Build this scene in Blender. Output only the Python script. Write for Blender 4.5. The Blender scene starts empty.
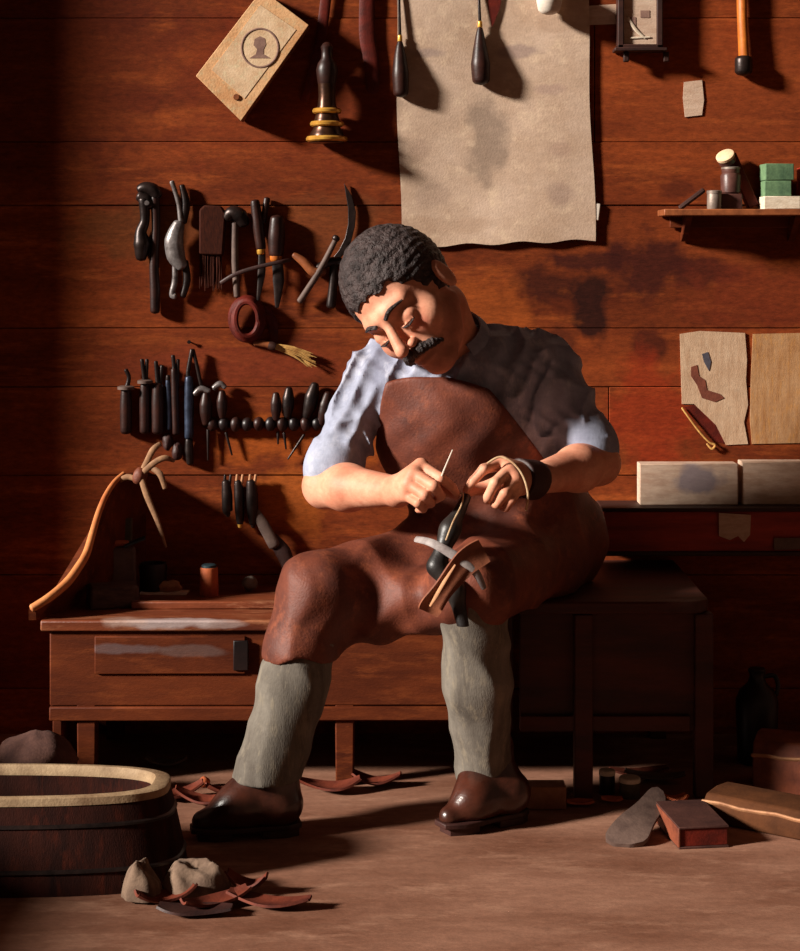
import bpy, math, random
import numpy as np
from mathutils import Vector, Matrix, Euler, noise as mnoise

scene = bpy.context.scene
COL = scene.collection
random.seed(7)

# ------------------------------------------------------------------ camera
F = 1790.0      # focal length in pixels of the 800 x 951 frame
EYE = 1.05      # eye height (a seated painter)
DW = 3.96       # camera to back wall
cam_data = bpy.data.cameras.new('camera')
cam = bpy.data.objects.new('camera', cam_data)
COL.objects.link(cam)
cam.location = (0, -DW, EYE)
cam.rotation_euler = (math.pi / 2, 0, 0)
cam_data.sensor_width = 36
cam_data.lens = 36 * F / 951
cam_data.shift_y = -216.5 / 951
cam_data.clip_start = 0.05
scene.camera = cam

# ------------------------------------------------------------------ world, daylight, exposure
world = bpy.data.worlds.new('world')
scene.world = world
world.use_nodes = True
world.node_tree.nodes['Background'].inputs[0].default_value = (1.0, 0.60, 0.40, 1)
world.node_tree.nodes['Background'].inputs[1].default_value = 0.085
sun_data = bpy.data.lights.new('daylight', 'SUN')
sun_data.energy = 9.0
sun_data.angle = math.radians(7.0)
sun_data.color = (1.0, 0.93, 0.84)
sun = bpy.data.objects.new('daylight', sun_data)
COL.objects.link(sun)
LD = Vector((2.4, 0.95, -1.05)).normalized()
sun.rotation_euler = LD.to_track_quat('-Z', 'Y').to_euler()
sun.location = (-3, -2, 3)
scene.view_settings.view_transform = 'Standard'
scene.view_settings.look = 'None'
scene.view_settings.exposure = 0.0
scene.view_settings.gamma = 1.0
scene.view_settings.use_curve_mapping = False
try:
    scene.cycles.use_denoising = True
except Exception:
    pass


def P(px, py, y=0.0):
    d = DW + y
    return Vector(((px - 400) * d / F, y, EYE - (py - 259) * d / F))


def floor_y(py):
    return F * EYE / (py - 259) - DW


def FP(px, py):
    return P(px, py, floor_y(py))


# ------------------------------------------------------------------ materials
def lin(c):
    out = []
    for v in c:
        v /= 255.0
        out.append(v / 12.92 if v <= 0.04045 else ((v + 0.055) / 1.055) ** 2.4)
    return (*out, 1.0)


def mat(name, c1, c2=None, scale=9.0, stretch=(1, 1, 1), rough=0.7, metal=0.0, bump=0.25, c3=None,
        spec=0.35, contrast=(0.35, 0.65), island=0.0, blotches=(), fine=220.0, bscale=1.0, grain=.12):
    m = bpy.data.materials.new(name)
    m.use_nodes = True
    nt = m.node_tree
    N, L = nt.nodes, nt.links
    b = N['Principled BSDF']
    b.inputs['Roughness'].default_value = rough
    b.inputs['Metallic'].default_value = metal
    b.inputs['Specular IOR Level'].default_value = spec
    c2 = c2 or tuple(v * 0.72 for v in c1)
    tc = N.new('ShaderNodeTexCoord')
    mp = N.new('ShaderNodeMapping')
    mp.inputs['Scale'].default_value = stretch
    L.new(tc.outputs['Object'], mp.inputs['Vector'])
    n1 = N.new('ShaderNodeTexNoise')
    n1.inputs['Scale'].default_value = scale
    n1.inputs['Detail'].default_value = 7
    n1.inputs['Roughness'].default_value = 0.65
    L.new(mp.outputs[0], n1.inputs['Vector'])
    r1 = N.new('ShaderNodeMapRange')
    r1.inputs[1].default_value, r1.inputs[2].default_value = contrast
    L.new(n1.outputs['Fac'], r1.inputs[0])
    mx = N.new('ShaderNodeMix')
    mx.data_type = 'RGBA'
    mx.inputs[6].default_value = lin(c1)
    mx.inputs[7].default_value = lin(c2)
    L.new(r1.outputs[0], mx.inputs[0])
    out = mx.outputs[2]
    if c3:
        n2 = N.new('ShaderNodeTexNoise')
        n2.inputs['Scale'].default_value = scale * 2.7
        n2.inputs['Detail'].default_value = 8
        n2.inputs['Roughness'].default_value = 0.7
        L.new(mp.outputs[0], n2.inputs['Vector'])
        r2 = N.new('ShaderNodeMapRange')
        r2.inputs[1].default_value, r2.inputs[2].default_value = 0.52, 0.72
        L.new(n2.outputs['Fac'], r2.inputs[0])
        m2 = N.new('ShaderNodeMix')
        m2.data_type = 'RGBA'
        L.new(r2.outputs[0], m2.inputs[0])
        L.new(out, m2.inputs[6])
        m2.inputs[7].default_value = lin(c3)
        out = m2.outputs[2]
    if island > 0:
        g = N.new('ShaderNodeNewGeometry')
        r3 = N.new('ShaderNodeMapRange')
        r3.inputs[3].default_value, r3.inputs[4].default_value = 1 - island, 1 + island
        L.new(g.outputs['Random Per Island'], r3.inputs[0])
        hs = N.new('ShaderNodeHueSaturation')
        L.new(r3.outputs[0], hs.inputs['Value'])
        L.new(out, hs.inputs['Color'])
        out = hs.outputs[0]
    for (c, r, col, amt) in blotches:      # stains, faint print or painted shade with a shape of their own
        vs = N.new('ShaderNodeVectorMath'); vs.operation = 'SUBTRACT'
        vs.inputs[1].default_value = c
        nn = N.new('ShaderNodeTexNoise')
        nn.inputs['Scale'].default_value = 14.0
        nn.inputs['Detail'].default_value = 5
        L.new(tc.outputs['Object'], nn.inputs['Vector'])
        L.new(tc.outputs['Object'], vs.inputs[0])
        vd = N.new('ShaderNodeVectorMath'); vd.operation = 'DIVIDE'
        vd.inputs[1].default_value = r
        L.new(vs.outputs[0], vd.inputs[0])
        vl = N.new('ShaderNodeVectorMath'); vl.operation = 'LENGTH'
        L.new(vd.outputs[0], vl.inputs[0])
        ad = N.new('ShaderNodeMath'); ad.operation = 'ADD'
        L.new(vl.outputs['Value'], ad.inputs[0])
        sc = N.new('ShaderNodeMath'); sc.operation = 'MULTIPLY_ADD'
        sc.inputs[1].default_value = 2.2
        sc.inputs[2].default_value = -1.1
        L.new(nn.outputs['Fac'], sc.inputs[0])
        L.new(sc.outputs[0], ad.inputs[1])
        rr = N.new('ShaderNodeMapRange')
        rr.inputs[1].default_value, rr.inputs[2].default_value = 0.65, 1.1
        rr.inputs[3].default_value, rr.inputs[4].default_value = amt, 0.0
        L.new(ad.outputs[0], rr.inputs[0])
        mb = N.new('ShaderNodeMix')
        mb.data_type = 'RGBA'
        L.new(rr.outputs[0], mb.inputs[0])
        L.new(out, mb.inputs[6])
        mb.inputs[7].default_value = lin(col)
        out = mb.outputs[2]
    gn = N.new('ShaderNodeTexNoise')
    gn.inputs['Scale'].default_value = 70.0
    gn.inputs['Detail'].default_value = 6
    gn.inputs['Roughness'].default_value = 0.8
    gm = N.new('ShaderNodeMapping')
    gm.inputs['Scale'].default_value = (0.6, 1, 1.6)
    L.new(tc.outputs['Object'], gm.inputs['Vector'])
    L.new(gm.outputs[0], gn.inputs['Vector'])
    gr = N.new('ShaderNodeMapRange')
    gr.inputs[1].default_value, gr.inputs[2].default_value = 0.3, 0.7
    gr.inputs[3].default_value, gr.inputs[4].default_value = 1 - grain, 1 + grain
    L.new(gn.outputs['Fac'], gr.inputs[0])
    gh = N.new('ShaderNodeHueSaturation')
    L.new(gr.outputs[0], gh.inputs['Value'])
    L.new(out, gh.inputs['Color'])
    out = gh.outputs[0]
    L.new(out, b.inputs['Base Color'])
    if bump > 0:
        nb = N.new('ShaderNodeTexNoise')
        nb.inputs['Scale'].default_value = fine
        nb.inputs['Detail'].default_value = 3
        L.new(mp.outputs[0], nb.inputs['Vector'])
        ma = N.new('ShaderNodeMath'); ma.operation = 'ADD'
        L.new(nb.outputs['Fac'], ma.inputs[0])
        L.new(n1.outputs['Fac'], ma.inputs[1])
        bp = N.new('ShaderNodeBump')
        bp.inputs['Strength'].default_value = bump
        bp.inputs['Distance'].default_value = 0.0016 * bscale
        L.new(ma.outputs[0], bp.inputs['Height'])
        L.new(bp.outputs[0], b.inputs['Normal'])
    return m


WS = (0.5, 1.6, 7.0)
M = {}
def wc(px, py): return tuple(P(px, py, 0))
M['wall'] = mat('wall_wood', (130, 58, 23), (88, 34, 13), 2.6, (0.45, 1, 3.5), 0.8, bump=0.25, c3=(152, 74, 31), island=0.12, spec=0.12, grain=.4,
                blotches=[(wc(545, 285), (.07, .3, .05), (58, 21, 11), .85), (wc(592, 305), (.042, .3, .085), (42, 15, 9), .95),  # dark smudges like shadows of hung tools, painted into the planks
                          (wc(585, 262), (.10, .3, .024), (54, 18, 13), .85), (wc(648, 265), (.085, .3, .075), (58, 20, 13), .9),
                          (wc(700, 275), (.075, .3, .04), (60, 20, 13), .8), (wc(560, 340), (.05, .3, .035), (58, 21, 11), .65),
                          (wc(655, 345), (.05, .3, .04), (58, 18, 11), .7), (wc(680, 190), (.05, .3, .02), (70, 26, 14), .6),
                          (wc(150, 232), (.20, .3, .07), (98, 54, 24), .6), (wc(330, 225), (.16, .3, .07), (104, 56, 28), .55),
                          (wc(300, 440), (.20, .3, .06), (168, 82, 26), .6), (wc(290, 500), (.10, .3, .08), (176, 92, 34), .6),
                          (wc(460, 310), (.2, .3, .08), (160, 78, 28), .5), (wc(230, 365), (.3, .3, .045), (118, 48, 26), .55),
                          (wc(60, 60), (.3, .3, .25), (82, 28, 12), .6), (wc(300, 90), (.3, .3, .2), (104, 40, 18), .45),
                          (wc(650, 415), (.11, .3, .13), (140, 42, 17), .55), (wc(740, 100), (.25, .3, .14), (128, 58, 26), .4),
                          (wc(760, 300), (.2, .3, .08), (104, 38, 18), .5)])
M['floor'] = mat('floor_boards', (146, 104, 84), (110, 70, 52), 3.2, (0.6, 1.6, 1), 0.9, bump=0.3, c3=(160, 118, 96), spec=0.1, grain=.22)
M['bench'] = mat('bench_wood', (104, 46, 19), (68, 26, 10), 5.0, (0.6, 3, 3.0), 0.6, bump=0.3, c3=(120, 58, 26), spec=.15)
M['bench_top'] = mat('bench_top_wood', (128, 64, 36), (84, 36, 20), 5.0, (0.6, 3, 3.0), 0.42, bump=0.3, c3=(176, 120, 88), spec=0.5)
M['seat'] = mat('seat_wood', (76, 30, 16), (44, 16, 9), 6.0, (0.6, 3, 3.0), 0.6, bump=0.3)
M['redwood'] = mat('red_box_wood', (168, 54, 28), (112, 30, 17), 7.0, (0.5, 2, 5.0), 0.6, bump=0.3)
M['edge'] = mat('end_board_wood', (214, 140, 84), (176, 96, 52), 9.0, (1, 1, 1), 0.6, bump=0.2)
M['darkwood'] = mat('dark_wood', (62, 30, 20), (36, 16, 12), 9.0, (1, 1, 3), 0.6, bump=0.25)
M['iron'] = mat('dark_iron', (52, 38, 34), (26, 19, 18), 40.0, rough=0.38, metal=0.55, bump=0.15, spec=0.5)
M['steel'] = mat('worn_steel', (150, 142, 140), (84, 74, 72), 40.0, rough=0.35, metal=0.45, bump=0.15, spec=0.5)
M['bluesteel'] = mat('blue_steel', (72, 82, 104), (36, 40, 54), 40.0, rough=0.35, metal=0.6, bump=0.1, spec=0.5)
M['handle'] = mat('dark_handle', (54, 26, 19), (30, 14, 11), 30.0, rough=0.42, bump=0.15, spec=0.3)
M['brownhandle'] = mat('brown_handle', (150, 84, 46), (100, 52, 28), 30.0, rough=0.5, bump=0.15)
M['orangehandle'] = mat('orange_handle', (196, 110, 36), (150, 74, 22), 20.0, (4, 4, 1), rough=0.45, bump=0.15)
M['brass'] = mat('brass', (240, 184, 84), (190, 128, 50), 40.0, rough=0.3, metal=0.5, bump=0.1)
M['darkbrass'] = mat('tarnished_brass', (84, 52, 34), (44, 26, 18), 40.0, rough=0.32, metal=0.6, bump=0.1)
M['leather'] = mat('dark_leather', (60, 30, 24), (36, 16, 14), 22.0, rough=0.55, bump=0.3)
M['redleather'] = mat('red_leather', (100, 28, 16), (60, 16, 10), 26.0, rough=0.6, bump=0.3, spec=.2)
M['scrap'] = mat('scrap_leather', (112, 50, 32), (72, 28, 18), 22.0, rough=0.7, bump=0.3, spec=.2)
M['brownleather'] = mat('brown_leather', (128, 66, 42), (88, 42, 28), 22.0, rough=0.6, bump=0.3)
M['paleleather'] = mat('pale_leather', (186, 134, 94), (140, 92, 62), 22.0, rough=0.7, bump=0.3)
M['tanleather'] = mat('tan_leather', (140, 82, 56), (104, 56, 38), 22.0, rough=0.6, bump=0.3)
M['thong'] = mat('thong_leather', (158, 116, 82), (112, 78, 54), 30.0, rough=0.75, bump=0.3)
M['orangeleather'] = mat('orange_scrap', (190, 98, 54), (146, 66, 36), 22.0, rough=0.7, bump=0.3)
M['greyleather'] = mat('grey_leather', (106, 84, 74), (74, 56, 50), 18.0, rough=0.65, bump=0.3)
M['greystrap'] = mat('grey_strap', (160, 150, 146), (112, 98, 96), 30.0, rough=0.6, bump=0.2)
M['straw'] = mat('straw', (210, 164, 92), (160, 110, 54), 60.0, rough=0.8, bump=0.2)
M['bristle'] = mat('bristle', (66, 29, 17), (40, 16, 10), 60.0, (6, 6, 1), rough=0.85, bump=0.2, spec=.1)
M['cream'] = mat('cream_wood', (222, 174, 126), (192, 136, 88), 14.0, rough=0.75, bump=0.4, c3=(190, 168, 128))
M['cream_label'] = mat('cream_label', (222, 190, 154), (200, 162, 124), 30.0, rough=0.8, bump=0.3, c3=(206, 188, 150))
M['boxside'] = mat('box_side', (140, 80, 50), (98, 50, 32), 14.0, rough=0.75, bump=0.3)
M['ink'] = mat('print_ink', (150, 116, 100), (120, 88, 78), 50.0, rough=0.85, bump=0.1)
M['paper'] = mat('paper', (198, 170, 148), (178, 148, 124), 8.0, rough=0.85, bump=0.3, c3=(212, 184, 156),
                 blotches=[(wc(430, 195), (.05, .3, .03), (150, 124, 108), .4), (wc(440, 225), (.14, .3, .02), (166, 134, 110), .45),
                           (wc(485, 135), (.05, .3, .1), (136, 114, 98), .75), (wc(560, 195), (.03, .3, .04), (146, 118, 104), .55),
                           (wc(420, 150), (.03, .3, .03), (156, 126, 108), .45), (wc(550, 90), (.04, .3, .014), (152, 122, 112), .5),
                           (wc(425, 53), (.04, .3, .012), (132, 112, 110), .5), (wc(520, 52), (.07, .3, .014), (136, 112, 108), .55),
                           (wc(560, 25), (.05, .3, .02), (168, 136, 112), .5), (wc(560, 150), (.03, .3, .02), (160, 128, 112), .4)])
M['card'] = mat('pale_card', (204, 176, 154), (178, 144, 120), 16.0, (1, 1, 4), rough=0.85, bump=0.35, c3=(202, 176, 152))
M['cardblue'] = mat('pale_card_stained', (204, 176, 154), (178, 144, 122), 16.0, (1, 1, 4), rough=0.85, bump=0.35, c3=(202, 176, 152),
                    blotches=[((.03, 0, .05), (.055, .3, .035), (128, 116, 124), .8)])
M['poster'] = mat('poster_paper', (196, 164, 134), (172, 136, 106), 16.0, (4, 1, 1), rough=0.85, bump=0.35, c3=(190, 162, 134))
M['posteroker'] = mat('ochre_poster_paper', (178, 136, 96), (152, 104, 62), 12.0, (5, 1, 1), rough=0.85, bump=0.35, c3=(186, 128, 62))
M['printbrown'] = mat('brown_print', (126, 66, 46), (92, 44, 30), 30.0, rough=0.85, bump=0.2)
M['printblue'] = mat('blue_print', (86, 82, 92), (64, 58, 66), 30.0, rough=0.85, bump=0.2)
M['white'] = mat('white_ware', (226, 214, 200), (200, 184, 168), 20.0, rough=0.35, bump=0.1)
M['whitebox'] = mat('white_box', (222, 206, 184), (196, 176, 152), 40.0, (1, 1, 3), rough=0.85, bump=0.3)
M['green'] = mat('green_box', (104, 134, 94), (66, 92, 66), 24.0, rough=0.8, bump=0.3)
M['tin'] = mat('grey_tin', (140, 124, 112), (96, 80, 72), 24.0, rough=0.5, metal=0.3, bump=0.2)
M['jar'] = mat('brown_jar', (92, 58, 50), (60, 34, 30), 24.0, rough=0.4, bump=0.15)
M['jug'] = mat('dark_jug', (34, 20, 18), (20, 12, 12), 14.0, rough=0.4, bump=0.1)
M['greengrey'] = mat('green_grey', (92, 84, 62), (62, 54, 42), 16.0, rough=0.8, bump=0.3)
M['teal'] = mat('teal_lid', (40, 60, 66), (24, 38, 44), 30.0, rough=0.5, bump=0.1)
M['grey'] = mat('grey_stone', (120, 108, 96), (76, 64, 56), 26.0, rough=0.85, bump=0.5)
M['darkstone'] = mat('dark_whetstone', (86, 64, 54), (52, 38, 34), 14.0, (2, 2, 6), rough=0.8, bump=0.4)
M['rag'] = mat('grey_rag', (128, 104, 86), (88, 68, 56), 18.0, rough=0.95, bump=0.5)
M['sack'] = mat('brown_sack', (96, 64, 54), (62, 38, 34), 18.0, rough=0.95, bump=0.5)
M['tub'] = mat('tub_staves', (52, 21, 13), (28, 11, 8), 7.0, (3, 3, 0.7), rough=0.8, bump=0.4, c3=(70, 27, 15), spec=.1)
M['tubrim'] = mat('tub_rim', (176, 148, 114), (120, 92, 66), 12.0, rough=0.7, bump=0.4)
M['block'] = mat('wood_block', (150, 104, 76), (118, 74, 52), 12.0, rough=0.85, bump=0.3)
M['bookdark'] = mat('dark_box', (78, 46, 38), (52, 28, 24), 12.0, rough=0.6, bump=0.25)
M['olive'] = mat('olive_leather', (86, 50, 28), (58, 33, 19), 10.0, rough=0.8, bump=0.3, spec=0.1)
M['skin'] = mat('skin', (222, 158, 128), (196, 122, 94), 16.0, rough=0.55, bump=0.22, c3=(206, 128, 104), spec=0.4, fine=150)
M['hair'] = mat('hair', (72, 58, 56), (30, 20, 19), 45.0, rough=0.6, bump=1.0, spec=0.35, fine=90, bscale=5)
M['shirt'] = mat('shirt_cloth', (158, 162, 180), (118, 120, 138), 9.0, (1, 1, .5), rough=0.85, bump=0.3, c3=(178, 178, 190))
M['apron'] = mat('apron_leather', (112, 56, 38), (78, 38, 28), 10.0, rough=0.6, bump=0.45, c3=(130, 68, 44), spec=0.3)
M['trousers'] = mat('trouser_cloth', (112, 104, 94), (78, 70, 62), 10.0, (2, 2, .5), rough=0.9, bump=0.4, c3=(130, 118, 100))
M['shoe'] = mat('shoe_leather', (74, 36, 24), (42, 20, 14), 16.0, rough=0.28, bump=0.2, spec=0.7)
M['wear'] = mat('worn_pale_paint', (176, 160, 154), (110, 76, 58), 40.0, (.4, 1, 2), rough=0.6, bump=0.2)
M['bluewear'] = mat('worn_blue_paint', (104, 88, 86), (84, 46, 28), 30.0, (.4, 1, 2), rough=0.6, bump=0.2)
M['thread'] = mat('waxed_thread', (206, 178, 140), (170, 130, 96), 60.0, rough=0.7, bump=0)
M['upper'] = mat('worked_leather', (44, 38, 34), (24, 20, 20), 16.0, rough=0.45, bump=0.25, spec=0.5)


# ------------------------------------------------------------------ mesh helpers
def catmull(pts, n=6, closed=False):
    pts = [Vector(p) for p in pts]
    if len(pts) < 3:
        return pts
    out = []
    for i in range(len(pts) - 1):
        p0 = pts[max(i - 1, 0)]; p1 = pts[i]; p2 = pts[i + 1]; p3 = pts[min(i + 2, len(pts) - 1)]
        for j in range(n):
            t = j / n
            out.append(0.5 * ((2 * p1) + (p2 - p0) * t + (2 * p0 - 5 * p1 + 4 * p2 - p3) * t * t + (3 * p1 - p0 - 3 * p2 + p3) * t ** 3))
    out.append(pts[-1])
    return out


class MB:
    def __init__(s):
        s.v, s.f = [], []

    def add(s, v, f):
        o = len(s.v)
        s.v += [Vector(p) for p in v]
        s.f += [tuple(i + o for i in q) for q in f]
        return s

    def box(s, c, size, rot=None, taper=1.0):
        R = rot.to_matrix() if isinstance(rot, Euler) else (rot or Matrix.Identity(3))
        x, y, z = size[0] / 2, size[1] / 2, size[2] / 2
        v = []
        for k in (-1, 1):
            t = taper if k == 1 else 1
            for (a, b) in ((-1, -1), (1, -1), (1, 1), (-1, 1)):
                v.append(Vector(c) + R @ Vector((a * x * t, b * y * t, k * z)))
        return s.add(v, [(3, 2, 1, 0), (4, 5, 6, 7), (0, 1, 5, 4), (1, 2, 6, 5), (2, 3, 7, 6), (3, 0, 4, 7)])

    def hexa(s, v):      # 4 bottom (ccw from above), 4 top
        return s.add(v, [(3, 2, 1, 0), (4, 5, 6, 7), (0, 1, 5, 4), (1, 2, 6, 5), (2, 3, 7, 6), (3, 0, 4, 7)])

    def tube(s, pts, rad, n=10, flat=1.0, flatdir=None, smooth=0, closed=False):
        pts = [Vector(p) for p in pts]
        if not hasattr(rad, '__len__'):
            rad = [rad] * len(pts)
        if smooth and len(pts) > 2:
            rr = []
            for i in range(len(pts) - 1):
                for j in range(smooth):
                    rr.append(rad[i] + (rad[i + 1] - rad[i]) * j / smooth)
            rr.append(rad[-1])
            pts = catmull(pts, smooth)
            rad = rr
        P_, R_ = [], []
        t0 = (pts[1] - pts[0]).normalized()
        t1 = (pts[-1] - pts[-2]).normalized()
        # rounded ends
        if not closed:
            for a in (1.0, 0.7, 0.3):
                P_.append(pts[0] - t0 * rad[0] * a * 0.6); R_.append(rad[0] * math.sqrt(max(1 - a * a, 0.0004)))
        P_ += pts; R_ += list(rad)
        if not closed:
            for a in (0.3, 0.7, 1.0):
                P_.append(pts[-1] + t1 * rad[-1] * a * 0.6); R_.append(rad[-1] * math.sqrt(max(1 - a * a, 0.0004)))
        m = len(P_)
        up = None
        v = []
        for i in range(m):
            if closed:
                t = P_[(i + 1) % m] - P_[i - 1]
            else:
                t = P_[min(i + 1, m - 1)] - P_[max(i - 1, 0)]
            if t.length < 1e-9:
                t = t0
            t = t.normalized()
            if flatdir is not None:
                fd = Vector(flatdir)
                bvec = (fd - t * fd.dot(t))
                bvec = bvec.normalized() if bvec.length > 1e-4 else t.orthogonal().normalized()
                a = t.cross(bvec).normalized()
            else:
                if up is None:
                    up = t.orthogonal().normalized()
                up = (up - t * up.dot(t)).normalized()
                bvec = up
                a = t.cross(bvec)
            for k in range(n):
                an = 2 * math.pi * k / n
                v.append(P_[i] + (a * math.cos(an) + bvec * math.sin(an) * flat) * R_[i])
        f = []
        rng = m if closed else m - 1
        for i in range(rng):
            for k in range(n):
                f.append((i * n + k, i * n + (k + 1) % n, ((i + 1) % m) * n + (k + 1) % n, ((i + 1) % m) * n + k))
        if not closed:
            f.append(tuple(reversed(range(n))))
            f.append(tuple((m - 1) * n + k for k in range(n)))
        return s.add(v, f)

    def prism(s, outline, off):      # outline: world points of the front face; off: vector to the back face
        o = [Vector(p) for p in outline]
        off = Vector(off)
        n = len(o)
        v = o + [p + off for p in o]
        f = [tuple(range(n)), tuple(reversed(range(n, 2 * n)))]
        for i in range(n):
            j = (i + 1) % n
            f.append((j, i, n + i, n + j))
        return s.add(v, f)

    def lathe(s, base, axis, prof, n=24, sx=1.0):
        ax = Vector(axis).normalized()
        a = ax.orthogonal().normalized()
        if abs(ax.z) > 0.9:
            a = Vector((1, 0, 0)); a = (a - ax * a.dot(ax)).normalized()
        b = ax.cross(a)
        v = []
        for (t, r) in prof:
            for k in range(n):
                an = 2 * math.pi * k / n
                v.append(Vector(base) + ax * t + a * math.cos(an) * r * sx + b * math.sin(an) * r)
        f = []
        m = len(prof)
        for i in range(m - 1):
            for k in range(n):
                f.append((i * n + k, i * n + (k + 1) % n, (i + 1) * n + (k + 1) % n, (i + 1) * n + k))
        f.append(tuple(reversed(range(n))))
        f.append(tuple((m - 1) * n + k for k in range(n)))
        return s.add(v, f)

    def lump(s, c, r, amp=0.25, freq=14.0, seed=0, n=20, rot=None):
        v, f = [], []
        R = rot.to_matrix() if rot else Matrix.Identity(3)
        for i in range(n + 1):
            th = math.pi * i / n
            for k in range(2 * n):
                ph = math.pi * k / n
                d = Vector((math.sin(th) * math.cos(ph), math.sin(th) * math.sin(ph), math.cos(th)))
                q = Vector((d.x * r[0], d.y * r[1], d.z * r[2]))
                w = 1 + amp * mnoise.fractal(q * freq + Vector((seed * 3.1, seed, 0)), 1.0, 2.0, 4)
                v.append(Vector(c) + R @ (q * w))
        for i in range(n):
            for k in range(2 * n):
                k2 = (k + 1) % (2 * n)
                f.append((i * 2 * n + k, (i + 1) * 2 * n + k, (i + 1) * 2 * n + k2, i * 2 * n + k2))
        return s.add(v, f)

    def sheet(s, fn, nu, nv, th):      # fn(u,v)->Vector, thickened by th along its normal
        g = [[fn(i / nu, j / nv) for j in range(nv + 1)] for i in range(nu + 1)]
        top, bot = [], []
        for i in range(nu + 1):
            for j in range(nv + 1):
                du = g[min(i + 1, nu)][j] - g[max(i - 1, 0)][j]
                dv = g[i][min(j + 1, nv)] - g[i][max(j - 1, 0)]
                nrm = du.cross(dv)
                nrm = nrm.normalized() if nrm.length > 1e-12 else Vector((0, 0, 1))
                top.append(g[i][j] + nrm * th / 2); bot.append(g[i][j] - nrm * th / 2)
        W = nv + 1
        K = len(top)
        f = []
        for i in range(nu):
            for j in range(nv):
                a, b, c, d = i * W + j, (i + 1) * W + j, (i + 1) * W + j + 1, i * W + j + 1
                f.append((a, b, c, d)); f.append((K + d, K + c, K + b, K + a))
        for i in range(nu):
            a, b = i * W, (i + 1) * W
            f.append((b, a, K + a, K + b))
            a, b = i * W + nv, (i + 1) * W + nv
            f.append((a, b, K + b, K + a))
        for j in range(nv):
            a, b = j, j + 1
            f.append((a, b, K + b, K + a))
            a, b = nu * W + j, nu * W + j + 1
            f.append((b, a, K + a, K + b))
        return s.add(top + bot, f)

    def build(s, name, m, parent=None, bevel=0.0, label=None, origin=None, smooth=True, ang=40):
        if parent is not None:
            org = Vector(wloc(parent))
        elif origin is not None:
            org = Vector(origin)
        else:
            zmin = min(p.z for p in s.v)
            c = sum(s.v, Vector()) / len(s.v)
            org = Vector((c.x, c.y, zmin))
        me = bpy.data.meshes.new(name)
        me.from_pydata([tuple(p - org) for p in s.v], [], s.f)
        me.validate()
        me.update()
        me.materials.append(m if not isinstance(m, str) else M[m])
        if smooth:
            me.polygons.foreach_set('use_smooth', [True] * len(me.polygons))
            me.set_sharp_from_angle(angle=math.radians(ang))
        o = bpy.data.objects.new(name, me)
        COL.objects.link(o)
        if parent is not None:
            o.parent = parent
        else:
            o.location = org
        if bevel > 0:
            b = o.modifiers.new('bevel', 'BEVEL')
            b.width = bevel
            b.segments = 2
            b.limit_method = 'ANGLE'
        if label:
            o['label'] = label
        return o


def wloc(o):
    l = Vector(o.location)
    while o.parent is not None:
        o = o.parent
        l = l + Vector(o.location)
    return l


def tag(o, label, cat, group=None):
    o['label'] = label
    o['category'] = cat
    if group:
        o['group'] = group
    return o


def thing(name, label, cat, loc, group=None):
    o = bpy.data.objects.new(name, None)
    o.empty_display_size = 0.03
    COL.objects.link(o)
    o.location = loc
    return tag(o, label, cat, group)


def struct(o):
    o['kind'] = 'structure'
    return o


# ------------------------------------------------------------------ the room
m = MB()
zs = [-0.02, 0.10, 0.351, 0.572, 0.767, 0.897, 1.169, 1.309, 1.583, 1.83, 2.09, 2.36, 2.62, 2.86, 3.02]
for i in range(len(zs) - 1):
    z0, z1 = zs[i] + 0.0007, zs[i + 1] - 0.0007
    cuts = {3: [-1.42, 0.462, 1.9], 7: [-1.42, 0.43, 1.9], 5: [-1.42, -0.36, 1.9]}.get(i, [-1.42, 1.9])
    for a, b in zip(cuts[:-1], cuts[1:]):
        m.box(((a + b) / 2, 0.0125 + 0.0015 * ((i * 7) % 3 - 1), (z0 + z1) / 2), (b - a - 0.0016, 0.025, z1 - z0))
m.box((0.24, 0.04, 1.5), (3.4, 0.03, 3.1))
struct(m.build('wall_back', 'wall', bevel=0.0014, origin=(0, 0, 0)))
m = MB()
m.box((0.24, -2.2, -0.03), (3.5, 4.5, 0.06))
struct(m.build('floor', 'floor', bevel=0.001, origin=(0, 0, 0)))
# left wall with the tall workshop window the daylight comes through (outside the frame)
WX, WY0, WY1, WZ0, WZ1 = -1.38, -2.6, -0.29, 0.39, 2.80
m = MB()
m.box((WX - 0.05, (WY1 + 0.0) / 2, 1.5), (0.1, -WY1, 3.0))
m.box((WX - 0.05, (WY0 - 4.45) / 2, 1.5), (0.1, 4.45 + WY0, 3.0))
m.box((WX - 0.05, (WY0 + WY1) / 2, WZ0 / 2), (0.1, WY1 - WY0, WZ0))
m.box((WX - 0.05, (WY0 + WY1) / 2, (WZ1 + 3) / 2), (0.1, WY1 - WY0, 3 - WZ1))
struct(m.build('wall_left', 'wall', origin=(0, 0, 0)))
m = MB()
m.box((0.24, -2.2, 3.03), (3.5, 4.6, 0.05))
struct(m.build('ceiling', 'wall', origin=(0, 0, 0)))


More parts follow.
